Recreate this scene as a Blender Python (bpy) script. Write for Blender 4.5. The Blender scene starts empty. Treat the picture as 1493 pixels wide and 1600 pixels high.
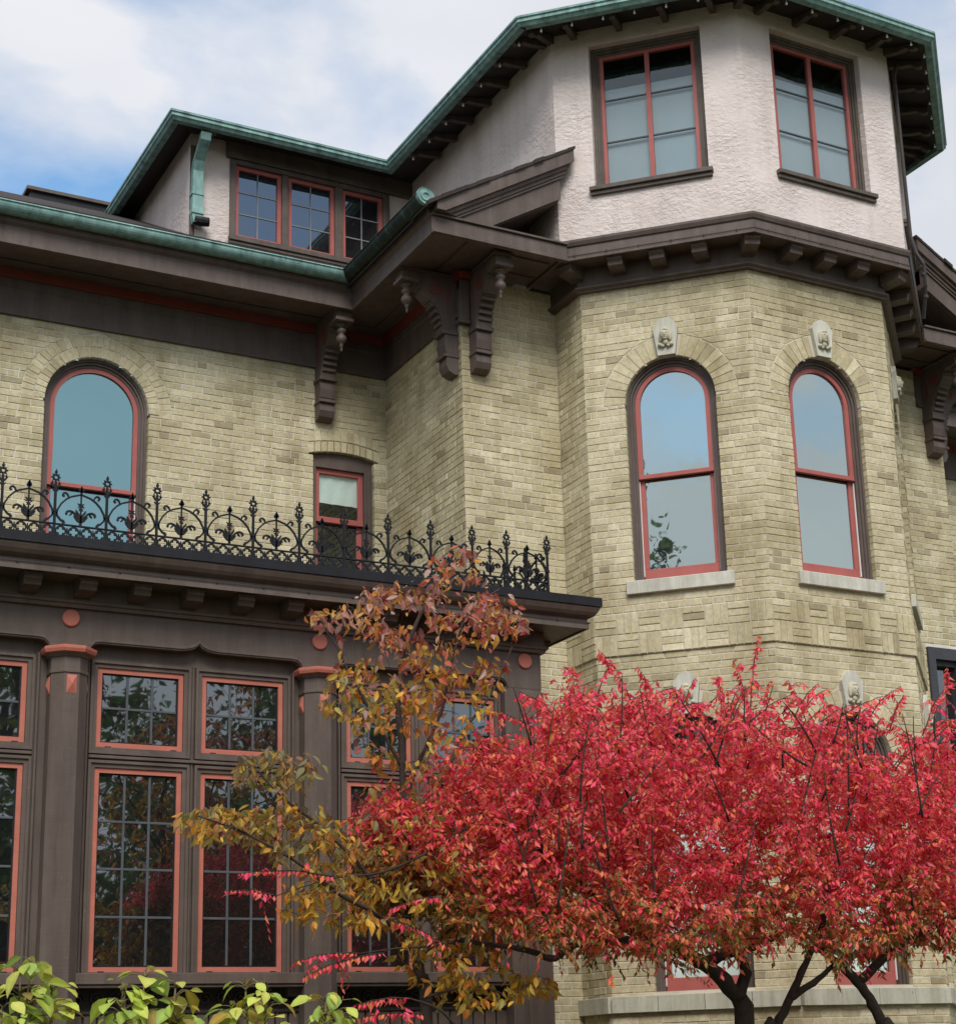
import bpy, bmesh, math, random
import numpy as np
from mathutils import Vector, Matrix, Quaternion

# ------------------------------------------------------------------ camera / light
C = bpy.context.scene.collection
scn = bpy.context.scene
F_PX, YAW, PITCH, ROLL = 2696.592648179433, math.radians(29.48349292), math.radians(15.59972007), math.radians(-1.97877349)
CX, CY, EYE = 824.38993119, 924.69431062, 1.6
_f = Vector((math.sin(YAW)*math.cos(PITCH), math.cos(YAW)*math.cos(PITCH), math.sin(PITCH)))
_r0 = _f.cross(Vector((0, 0, 1))).normalized(); _u0 = _r0.cross(_f)
CR = math.cos(ROLL)*_r0 + math.sin(ROLL)*_u0
CU = -math.sin(ROLL)*_r0 + math.cos(ROLL)*_u0
CF = _f
cam = bpy.data.cameras.new('camera'); camo = bpy.data.objects.new('camera', cam); C.objects.link(camo)
camo.matrix_world = Matrix(((CR.x, CU.x, -CF.x, 0), (CR.y, CU.y, -CF.y, 0), (CR.z, CU.z, -CF.z, EYE), (0, 0, 0, 1)))
cam.sensor_fit = 'VERTICAL'; cam.sensor_height = 24; cam.lens = F_PX/1600*24
cam.shift_x = (746.5-CX)/1600; cam.shift_y = (CY-800)/1600
cam.clip_start = .05; cam.clip_end = 3000
scn.camera = camo

SUN_EL, SUN_AZ = math.radians(47), math.radians(202)     # azimuth clockwise from +Y
SUN_STR, SKY_STR, EXPO = 1.5, .055, 1.12
world = bpy.data.worlds.new('World'); scn.world = world; world.use_nodes = True
def build_world():
    nt = world.node_tree; N = nt.nodes; L = nt.links
    for n in list(N): N.remove(n)
    out = N.new('ShaderNodeOutputWorld'); bg = N.new('ShaderNodeBackground')
    sky = N.new('ShaderNodeTexSky'); sky.sky_type = 'NISHITA'; sky.sun_disc = False
    sky.sun_elevation = SUN_EL; sky.sun_rotation = SUN_AZ
    sky.air_density = 1.3; sky.dust_density = .6; sky.ozone_density = 1.6
    tc = N.new('ShaderNodeTexCoord')
    mp = N.new('ShaderNodeMapping'); mp.inputs['Scale'].default_value = (1, 1, 1.7); mp.inputs['Location'].default_value = (.6, .2, .27)
    n1 = N.new('ShaderNodeTexNoise'); n1.inputs['Scale'].default_value = 3.1; n1.inputs['Detail'].default_value = 9; n1.inputs['Roughness'].default_value = .52
    n1.inputs['Distortion'].default_value = .25
    r1 = N.new('ShaderNodeValToRGB'); r1.color_ramp.elements[0].position = .335; r1.color_ramp.elements[1].position = .50
    n2 = N.new('ShaderNodeTexNoise'); n2.inputs['Scale'].default_value = 2.2; n2.inputs['Detail'].default_value = 6
    r2 = N.new('ShaderNodeValToRGB')
    r2.color_ramp.elements[0].position = .3; r2.color_ramp.elements[0].color = (5.1, 5.4, 6.0, 1)
    r2.color_ramp.elements[1].position = .68; r2.color_ramp.elements[1].color = (7.5, 7.6, 7.95, 1)
    gain = N.new('ShaderNodeMix'); gain.data_type = 'RGBA'; gain.blend_type = 'MULTIPLY'; gain.inputs[0].default_value = 1
    gain.inputs[7].default_value = (1.3, 1.6, 1.72, 1)
    mx = N.new('ShaderNodeMix'); mx.data_type = 'RGBA'
    L.new(tc.outputs['Generated'], mp.inputs[0]); L.new(mp.outputs[0], n1.inputs['Vector']); L.new(mp.outputs[0], n2.inputs['Vector'])
    L.new(n1.outputs[0], r1.inputs[0]); L.new(n2.outputs[0], r2.inputs[0])
    L.new(sky.outputs[0], gain.inputs[6])
    L.new(r1.outputs[0], mx.inputs[0]); L.new(gain.outputs[2], mx.inputs[6]); L.new(r2.outputs[0], mx.inputs[7])
    L.new(mx.outputs[2], bg.inputs[0]); bg.inputs[1].default_value = SKY_STR
    L.new(bg.outputs[0], out.inputs[0])
build_world()
sl = bpy.data.lights.new('sun', 'SUN'); sl.energy = SUN_STR; sl.angle = math.radians(28); sl.color = (1, .96, .9)
so = bpy.data.objects.new('sun', sl); C.objects.link(so)
sd = Vector((math.sin(SUN_AZ)*math.cos(SUN_EL), math.cos(SUN_AZ)*math.cos(SUN_EL), math.sin(SUN_EL)))
so.rotation_euler = sd.to_track_quat('Z', 'Y').to_euler()
vs = scn.view_settings; vs.view_transform = 'Standard'; vs.look = 'None'; vs.exposure = EXPO; vs.gamma = 1; vs.use_curve_mapping = False
try:
    scn.cycles.max_bounces = 6; scn.cycles.transparent_max_bounces = 8
except Exception: pass

R = random.Random(7)
def ray(x, y): return CR*((x-CX)/F_PX) + CU*(-(y-CY)/F_PX) + CF
def at(x, y, Y):
    d = ray(x, y); return Vector((0, 0, EYE)) + d*(Y/d.y)
def proj(p):
    v = Vector(p) - Vector((0, 0, EYE)); k = v.dot(CF)
    return (CX + F_PX*v.dot(CR)/k, CY - F_PX*v.dot(CU)/k)

# ------------------------------------------------------------------ materials
def new_mat(name):
    m = bpy.data.materials.new(name); m.use_nodes = True
    nt = m.node_tree; b = nt.nodes['Principled BSDF']
    return m, nt.nodes, nt.links, b
def paint(name, col, col2=None, rough=.55, scale=6, bump=.12, bscale=(3, 3, 60), spec=.35, wear=None):
    """painted wood or metal: two close tones, fine relief, a little chipped wear"""
    m, N, L, b = new_mat(name)
    col2 = col2 or tuple(c*.8 for c in col)
    tc = N.new('ShaderNodeTexCoord')
    n = N.new('ShaderNodeTexNoise'); n.inputs['Scale'].default_value = scale; n.inputs['Detail'].default_value = 8; n.inputs['Roughness'].default_value = .65
    L.new(tc.outputs['Object'], n.inputs['Vector'])
    r = N.new('ShaderNodeValToRGB'); r.color_ramp.elements[0].position = .32; r.color_ramp.elements[1].position = .7
    r.color_ramp.elements[0].color = (*col2, 1); r.color_ramp.elements[1].color = (*col, 1)
    L.new(n.outputs[0], r.inputs[0])
    last = r.outputs[0]
    if wear:
        w = N.new('ShaderNodeTexNoise'); w.inputs['Scale'].default_value = 34; w.inputs['Detail'].default_value = 5
        L.new(tc.outputs['Object'], w.inputs['Vector'])
        wr = N.new('ShaderNodeValToRGB'); wr.color_ramp.elements[0].position = .66; wr.color_ramp.elements[1].position = .74
        L.new(w.outputs[0], wr.inputs[0])
        mx = N.new('ShaderNodeMix'); mx.data_type = 'RGBA'; mx.inputs[7].default_value = (*wear, 1)
        L.new(wr.outputs[0], mx.inputs[0]); L.new(last, mx.inputs[6]); last = mx.outputs[2]
    if wear:
        gm = N.new('ShaderNodeMapping'); gm.inputs['Scale'].default_value = (8, 8, .8); gn = N.new('ShaderNodeTexNoise'); gn.inputs['Scale'].default_value = 1; gn.inputs['Detail'].default_value = 8; gn.inputs['Roughness'].default_value = .7
        L.new(tc.outputs['Object'], gm.inputs[0]); L.new(gm.outputs[0], gn.inputs['Vector'])
        g2_ = N.new('ShaderNodeValToRGB'); g2_.color_ramp.elements[0].position = .32; g2_.color_ramp.elements[1].position = .68
        g2_.color_ramp.elements[0].color = (.74, .72, .70, 1); g2_.color_ramp.elements[1].color = (1.16, 1.17, 1.18, 1)
        L.new(gn.outputs[0], g2_.inputs[0])
        gx = N.new('ShaderNodeMix'); gx.data_type = 'RGBA'; gx.blend_type = 'MULTIPLY'; gx.inputs[0].default_value = 1
        L.new(last, gx.inputs[6]); L.new(g2_.outputs[0], gx.inputs[7]); last = gx.outputs[2]
    L.new(last, b.inputs['Base Color'])
    b.inputs['Roughness'].default_value = rough; b.inputs['Specular IOR Level'].default_value = spec
    mp = N.new('ShaderNodeMapping'); mp.inputs['Scale'].default_value = bscale
    n3 = N.new('ShaderNodeTexNoise'); n3.inputs['Scale'].default_value = 1.5; n3.inputs['Detail'].default_value = 4
    L.new(tc.outputs['Object'], mp.inputs[0]); L.new(mp.outputs[0], n3.inputs['Vector'])
    bp = N.new('ShaderNodeBump'); bp.inputs['Strength'].default_value = bump; bp.inputs['Distance'].default_value = .01
    L.new(n3.outputs[0], bp.inputs['Height']); L.new(bp.outputs[0], b.inputs['Normal'])
    return m
M = {}
M['brown'] = paint('brown_paint', (.126, .095, .082), (.098, .073, .063), wear=(.16, .135, .12))
M['brown2'] = paint('sunroom_brown_paint', (.118, .090, .074), (.096, .072, .059), wear=(.15, .12, .10))
M['brown3'] = paint('weathered_brown', (.130, .105, .088), (.085, .066, .055), bump=.3, wear=(.2, .17, .14))
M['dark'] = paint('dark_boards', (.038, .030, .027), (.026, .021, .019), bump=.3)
M['coral'] = paint('coral_paint', (.47, .155, .105), (.39, .12, .085), rough=.5)
M['red'] = paint('red_paint', (.40, .112, .095), (.34, .09, .078), rough=.5)
M['deepred'] = paint('deep_red_paint', (.22, .045, .036), (.17, .036, .03), rough=.6)
M['iron'] = paint('black_iron', (.016, .0165, .020), (.009, .0095, .012), rough=.6, spec=.2, bump=.05)
M['flash'] = paint('black_flashing', (.015, .0155, .019), (.010, .010, .013), rough=.5, spec=.25, wear=(.05, .05, .055))
M['stone'] = paint('pale_stone', (.56, .55, .47), (.47, .46, .39), rough=.85, scale=9, bump=.12, bscale=(40, 40, 40), wear=(.40, .38, .31))
M['stone2'] = paint('limestone', (.50, .49, .40), (.40, .39, .31), rough=.85, scale=7, bump=.15, bscale=(40, 40, 40), wear=(.3, .28, .22))
M['carve'] = paint('carved_stone', (.52, .49, .37), (.38, .35, .25), rough=.85, scale=30, bump=.2, bscale=(60, 60, 60))
M['lead'] = paint('grey_muntin', (.085, .095, .105), (.06, .07, .08), rough=.5, bump=.03)
M['lead2'] = paint('lead_came', (.25, .26, .27), (.16, .17, .18), rough=.5, bump=.03)
M['darkframe'] = paint('slate_frame_paint', (.055, .055, .065), (.04, .04, .048))
M['blind'] = paint('pale_blind', (.88, .89, .86), (.82, .84, .80), rough=.9, scale=3, bump=.5, bscale=(6, 6, 3))
M['white'] = paint('white_vinyl', (.72, .70, .68), (.62, .60, .58))
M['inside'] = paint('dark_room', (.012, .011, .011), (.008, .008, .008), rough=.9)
M['bulb'] = paint('clear_bulb', (.8, .8, .78), (.7, .7, .7), rough=.2)
M['bark'] = paint('dark_bark', (.050, .036, .028), (.026, .019, .016), rough=.9, scale=25, bump=1, bscale=(30, 30, 12))
M['bark2'] = paint('grey_brown_bark', (.070, .048, .040), (.04, .028, .024), rough=.9, scale=25, bump=.6, bscale=(30, 30, 12))
M['stem'] = paint('plant_stem', (.16, .12, .06), (.11, .09, .04), rough=.8)
M['shingle'] = paint('dark_shingle', (.050, .038, .034), (.028, .022, .02), rough=.9, scale=14, bump=.5, bscale=(25, 25, 25))

def copper(name='green_copper', cc=((.048, .080, .080), (.15, .265, .245), (.215, .375, .345), (.30, .48, .445))):
    m, N, L, b = new_mat(name)
    tc = N.new('ShaderNodeTexCoord')
    n = N.new('ShaderNodeTexNoise'); n.inputs['Scale'].default_value = 4.5; n.inputs['Detail'].default_value = 9; n.inputs['Roughness'].default_value = .7
    mp = N.new('ShaderNodeMapping'); mp.inputs['Scale'].default_value = (2.2, 2.2, .7)
    L.new(tc.outputs['Object'], mp.inputs[0]); L.new(mp.outputs[0], n.inputs['Vector'])
    r = N.new('ShaderNodeValToRGB'); cr = r.color_ramp
    cr.elements[0].position = .30; cr.elements[0].color = (*cc[0], 1)
    cr.elements[1].position = .72; cr.elements[1].color = (*cc[3], 1)
    e = cr.elements.new(.43); e.color = (*cc[1], 1)
    e = cr.elements.new(.56); e.color = (*cc[2], 1)
    L.new(n.outputs[0], r.inputs[0]); L.new(r.outputs[0], b.inputs['Base Color'])
    b.inputs['Roughness'].default_value = .6; b.inputs['Metallic'].default_value = .15
    return m
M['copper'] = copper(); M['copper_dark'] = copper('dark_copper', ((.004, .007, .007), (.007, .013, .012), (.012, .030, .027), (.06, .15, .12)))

def brickmat(name, mortar=False, mc=((.24, .20, .145, 1), (.50, .455, .36, 1))):
    m, N, L, b = new_mat(name)
    tc = N.new('ShaderNodeTexCoord'); geo = N.new('ShaderNodeNewGeometry')
    n = N.new('ShaderNodeTexNoise'); n.inputs['Scale'].default_value = 26; n.inputs['Detail'].default_value = 9; n.inputs['Roughness'].default_value = .7
    n2 = N.new('ShaderNodeTexNoise'); n2.inputs['Scale'].default_value = 1.3; n2.inputs['Detail'].default_value = 5
    L.new(geo.outputs['Position'], n.inputs['Vector']); L.new(geo.outputs['Position'], n2.inputs['Vector'])
    if mortar:
        r = N.new('ShaderNodeValToRGB'); r.color_ramp.elements[0].color = mc[0]; r.color_ramp.elements[1].color = mc[1]
        r.color_ramp.elements[0].position = .3; r.color_ramp.elements[1].position = .62
        L.new(n2.outputs[0], r.inputs[0]); L.new(r.outputs[0], b.inputs['Base Color'])
    else:
        a = N.new('ShaderNodeAttribute'); a.attribute_name = 'tint'
        r = N.new('ShaderNodeValToRGB'); cr = r.color_ramp
        cr.elements[0].position = 0; cr.elements[0].color = (.36, .313, .205, 1)
        cr.elements[1].position = 1; cr.elements[1].color = (.72, .665, .48, 1)
        e = cr.elements.new(.35); e.color = (.485, .435, .282, 1)
        e = cr.elements.new(.7); e.color = (.59, .532, .365, 1)
        L.new(a.outputs['Fac'], r.inputs[0])
        r2 = N.new('ShaderNodeValToRGB'); r2.color_ramp.elements[0].position = .28; r2.color_ramp.elements[1].position = .72
        r2.color_ramp.elements[0].color = (.70, .67, .62, 1); r2.color_ramp.elements[1].color = (1.12, 1.12, 1.12, 1)
        L.new(n.outputs[0], r2.inputs[0])
        mx = N.new('ShaderNodeMix'); mx.data_type = 'RGBA'; mx.blend_type = 'MULTIPLY'; mx.inputs[0].default_value = 1
        L.new(r.outputs[0], mx.inputs[6]); L.new(r2.outputs[0], mx.inputs[7])
        # soot and weather stains of their own shape
        r3 = N.new('ShaderNodeValToRGB'); r3.color_ramp.elements[0].position = .36; r3.color_ramp.elements[1].position = .6
        r3.color_ramp.elements[0].color = (.80, .77, .71, 1); r3.color_ramp.elements[1].color = (1.04, 1.04, 1.04, 1)
        L.new(n2.outputs[0], r3.inputs[0])
        mx2 = N.new('ShaderNodeMix'); mx2.data_type = 'RGBA'; mx2.blend_type = 'MULTIPLY'; mx2.inputs[0].default_value = 1
        L.new(mx.outputs[2], mx2.inputs[6]); L.new(r3.outputs[0], mx2.inputs[7])
        mp = N.new('ShaderNodeMapping'); mp.inputs['Scale'].default_value = (5, 5, .45)
        n5 = N.new('ShaderNodeTexNoise'); n5.inputs['Scale'].default_value = 1; n5.inputs['Detail'].default_value = 6
        L.new(geo.outputs['Position'], mp.inputs[0]); L.new(mp.outputs[0], n5.inputs['Vector'])
        r5 = N.new('ShaderNodeValToRGB'); r5.color_ramp.elements[0].position = .36; r5.color_ramp.elements[1].position = .52
        r5.color_ramp.elements[0].color = (.84, .82, .78, 1); r5.color_ramp.elements[1].color = (1.02, 1.02, 1.02, 1)
        L.new(n5.outputs[0], r5.inputs[0])
        mx5 = N.new('ShaderNodeMix'); mx5.data_type = 'RGBA'; mx5.blend_type = 'MULTIPLY'; mx5.inputs[0].default_value = 1
        L.new(mx2.outputs[2], mx5.inputs[6]); L.new(r5.outputs[0], mx5.inputs[7]); mx2 = mx5
        # dark pits
        v = N.new('ShaderNodeTexNoise'); v.inputs['Scale'].default_value = 55; v.inputs['Detail'].default_value = 2
        L.new(geo.outputs['Position'], v.inputs['Vector'])
        r4 = N.new('ShaderNodeValToRGB'); r4.color_ramp.elements[0].position = .70; r4.color_ramp.elements[1].position = .76
        L.new(v.outputs[0], r4.inputs[0])
        mx3 = N.new('ShaderNodeMix'); mx3.data_type = 'RGBA'; mx3.inputs[7].default_value = (.13, .105, .06, 1)
        L.new(r4.outputs[0], mx3.inputs[0]); L.new(mx2.outputs[2], mx3.inputs[6])
        L.new(mx3.outputs[2], b.inputs['Base Color'])
    b.inputs['Roughness'].default_value = .9; b.inputs['Specular IOR Level'].default_value = .2
    bp = N.new('ShaderNodeBump'); bp.inputs['Strength'].default_value = .45; bp.inputs['Distance'].default_value = .006
    L.new(n.outputs[0], bp.inputs['Height']); L.new(bp.outputs[0], b.inputs['Normal'])
    return m
M['brick'] = brickmat('cream_brick'); M['mortar'] = brickmat('mortar', True, ((.40, .355, .27, 1), (.62, .57, .47, 1))); M['mortar_light'] = brickmat('pale_mortar', True, ((.40, .37, .29, 1), (.68, .66, .58, 1)))

def stucco():
    m, N, L, b = new_mat('pink_white_stucco')
    geo = N.new('ShaderNodeNewGeometry')
    mp = N.new('ShaderNodeMapping'); mp.inputs['Scale'].default_value = (1, 1, 1.6)
    n = N.new('ShaderNodeTexNoise'); n.inputs['Scale'].default_value = 15; n.inputs['Detail'].default_value = 9; n.inputs['Roughness'].default_value = .62; n.inputs['Distortion'].default_value = .3
    n2 = N.new('ShaderNodeTexNoise'); n2.inputs['Scale'].default_value = 1.6; n2.inputs['Detail'].default_value = 6
    L.new(geo.outputs['Position'], mp.inputs[0]); L.new(mp.outputs[0], n.inputs['Vector']); L.new(geo.outputs['Position'], n2.inputs['Vector'])
    rr = N.new('ShaderNodeValToRGB'); rr.color_ramp.elements[0].position = .36; rr.color_ramp.elements[1].position = .68
    L.new(n.outputs[0], rr.inputs[0])
    r = N.new('ShaderNodeValToRGB'); r.color_ramp.elements[0].position = .3; r.color_ramp.elements[1].position = .7
    r.color_ramp.elements[0].color = (.60, .52, .485, 1); r.color_ramp.elements[1].color = (.72, .635, .60, 1)
    L.new(n2.outputs[0], r.inputs[0]); L.new(r.outputs[0], b.inputs['Base Color'])
    b.inputs['Roughness'].default_value = .85; b.inputs['Specular IOR Level'].default_value = .2
    # grey weather streaks
    ms = N.new('ShaderNodeMapping'); ms.inputs['Scale'].default_value = (7, 7, .5); ns = N.new('ShaderNodeTexNoise'); ns.inputs['Scale'].default_value = 1; ns.inputs['Detail'].default_value = 7
    L.new(geo.outputs['Position'], ms.inputs[0]); L.new(ms.outputs[0], ns.inputs['Vector'])
    rs = N.new('ShaderNodeValToRGB'); rs.color_ramp.elements[0].position = .34; rs.color_ramp.elements[1].position = .5
    rs.color_ramp.elements[0].color = (.92, .91, .90, 1); L.new(ns.outputs[0], rs.inputs[0])
    ml = N.new('ShaderNodeMix'); ml.data_type = 'RGBA'; ml.blend_type = 'MULTIPLY'; ml.inputs[0].default_value = 1
    L.new(r.outputs[0], ml.inputs[6]); L.new(rs.outputs[0], ml.inputs[7]); L.new(ml.outputs[2], b.inputs['Base Color'])
    # trowel strokes come and go over the wall
    n4 = N.new('ShaderNodeTexNoise'); n4.inputs['Scale'].default_value = 2.6; n4.inputs['Detail'].default_value = 3; L.new(geo.outputs['Position'], n4.inputs['Vector'])
    r4 = N.new('ShaderNodeMapRange'); r4.inputs['From Min'].default_value = .35; r4.inputs['From Max'].default_value = .65; r4.inputs['To Min'].default_value = .15; r4.inputs['To Max'].default_value = 1
    L.new(n4.outputs[0], r4.inputs['Value'])
    mt_ = N.new('ShaderNodeMath'); mt_.operation = 'MULTIPLY'; L.new(rr.outputs[0], mt_.inputs[0]); L.new(r4.outputs[0], mt_.inputs[1])
    bp = N.new('ShaderNodeBump'); bp.inputs['Strength'].default_value = .6; bp.inputs['Distance'].default_value = .02
    L.new(mt_.outputs[0], bp.inputs['Height']); L.new(bp.outputs[0], b.inputs['Normal'])
    return m
M['stucco'] = stucco()

def glass(name, refl, tint=(.9, .97, 1), see=True, body=(.012, .013, .014), wave=.10):
    """window pane: mirror-like coat over either a view of the room (see) or a dark body"""
    m, N, L, b = new_mat(name)
    N.remove(b); out = N['Material Output']
    g = N.new('ShaderNodeBsdfGlossy'); g.inputs['Roughness'].default_value = .012; g.inputs['Color'].default_value = (*tint, 1)
    t = N.new('ShaderNodeBsdfTransparent') if see else N.new('ShaderNodeBsdfDiffuse')
    t.inputs['Color'].default_value = ((.93, .97, .96, 1) if see else (*body, 1))
    lw = N.new('ShaderNodeFresnel'); lw.inputs['IOR'].default_value = 1.5
    ad = N.new('ShaderNodeMath'); ad.operation = 'MULTIPLY_ADD'; ad.inputs[1].default_value = 1.0; ad.inputs[2].default_value = refl
    ad.use_clamp = True
    mx = N.new('ShaderNodeMixShader')
    geo = N.new('ShaderNodeNewGeometry')
    io = N.new('ShaderNodeMapRange'); io.inputs['To Min'].default_value = 1.5; io.inputs['To Max'].default_value = 1/1.5   # same coat on both faces of the sheet
    L.new(geo.outputs['Backfacing'], io.inputs['Value']); L.new(io.outputs[0], lw.inputs['IOR'])
    n = N.new('ShaderNodeTexNoise'); n.inputs['Scale'].default_value = 2.3; n.inputs['Detail'].default_value = 2
    bp = N.new('ShaderNodeBump'); bp.inputs['Strength'].default_value = wave; bp.inputs['Distance'].default_value = .02
    L.new(geo.outputs['Position'], n.inputs['Vector']); L.new(n.outputs[0], bp.inputs['Height']); L.new(bp.outputs[0], g.inputs['Normal'])
    L.new(lw.outputs[0], ad.inputs[0]); L.new(ad.outputs[0], mx.inputs[0]); L.new(t.outputs[0], mx.inputs[1]); L.new(g.outputs[0], mx.inputs[2])
    L.new(mx.outputs[0], out.inputs[0])
    return m
M['glass_up'] = glass('sky_reflecting_glass', .50, (.80, .93, .89), see=False, body=(.03, .04, .045))
M['glass_attic'] = glass('attic_glass', .03, (.8, .9, .95), see=True)
M['glass_sun'] = glass('sunroom_glass', .17, (.85, .95, 1), see=False, body=(.010, .011, .011), wave=.05)
M['glass_dorm'] = glass('dormer_glass', .13, (.85, .92, 1), see=False, body=(.014, .014, .016))
M['glass_teal'] = glass('teal_glass', .40, (.42, .74, .82), see=False, body=(.03, .06, .07))
M['glass_clear'] = glass('clear_glass', .06, (.9, .97, 1), see=True)

def leafmat(name, trans=.35, rough=.5):
    m, N, L, b = new_mat(name)
    out = N['Material Output']
    a = N.new('ShaderNodeAttribute'); a.attribute_name = 'col'
    L.new(a.outputs['Color'], b.inputs['Base Color']); b.inputs['Roughness'].default_value = rough; b.inputs['Specular IOR Level'].default_value = .3
    t = N.new('ShaderNodeBsdfTranslucent'); L.new(a.outputs['Color'], t.inputs['Color'])
    mx = N.new('ShaderNodeMixShader'); mx.inputs[0].default_value = trans
    L.new(b.outputs[0], mx.inputs[1]); L.new(t.outputs[0], mx.inputs[2]); L.new(mx.outputs[0], out.inputs[0])
    return m
M['leaf'] = leafmat('autumn_leaf', .48); M['leaf_lime'] = leafmat('lime_leaf', .4, .45)

def groundmat():
    m, N, L, b = new_mat('lawn_soil')
    tc = N.new('ShaderNodeTexCoord'); n = N.new('ShaderNodeTexNoise'); n.inputs['Scale'].default_value = 1.2; n.inputs['Detail'].default_value = 9
    r = N.new('ShaderNodeValToRGB'); r.color_ramp.elements[0].color = (.045, .06, .02, 1); r.color_ramp.elements[1].color = (.11, .095, .05, 1)
    L.new(tc.outputs['Object'], n.inputs['Vector']); L.new(n.outputs[0], r.inputs[0]); L.new(r.outputs[0], b.inputs['Base Color']); b.inputs['Roughness'].default_value = 1
    return m
M['ground'] = groundmat()

# ------------------------------------------------------------------ mesh builder
class Frame:
    """a vertical plane: u runs along the wall, z is up, w comes out of the wall"""
    def __init__(s, o, ux):
        s.o = Vector((o[0], o[1])); s.u = Vector((ux[0], ux[1])).normalized(); s.n = Vector((s.u.y, -s.u.x))
    def __call__(s, u, z, w=0):
        p = s.o + s.u*u + s.n*w; return Vector((p.x, p.y, z))
    def mat(s, u, z, w=0):
        p = s(u, z, w)
        return Matrix(((s.u.x, -s.n.x, 0, p.x), (s.u.y, -s.n.y, 0, p.y), (0, 0, 1, p.z), (0, 0, 0, 1)))
LOCAL = lambda u, z, w=0: Vector((u, -w, z))

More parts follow.
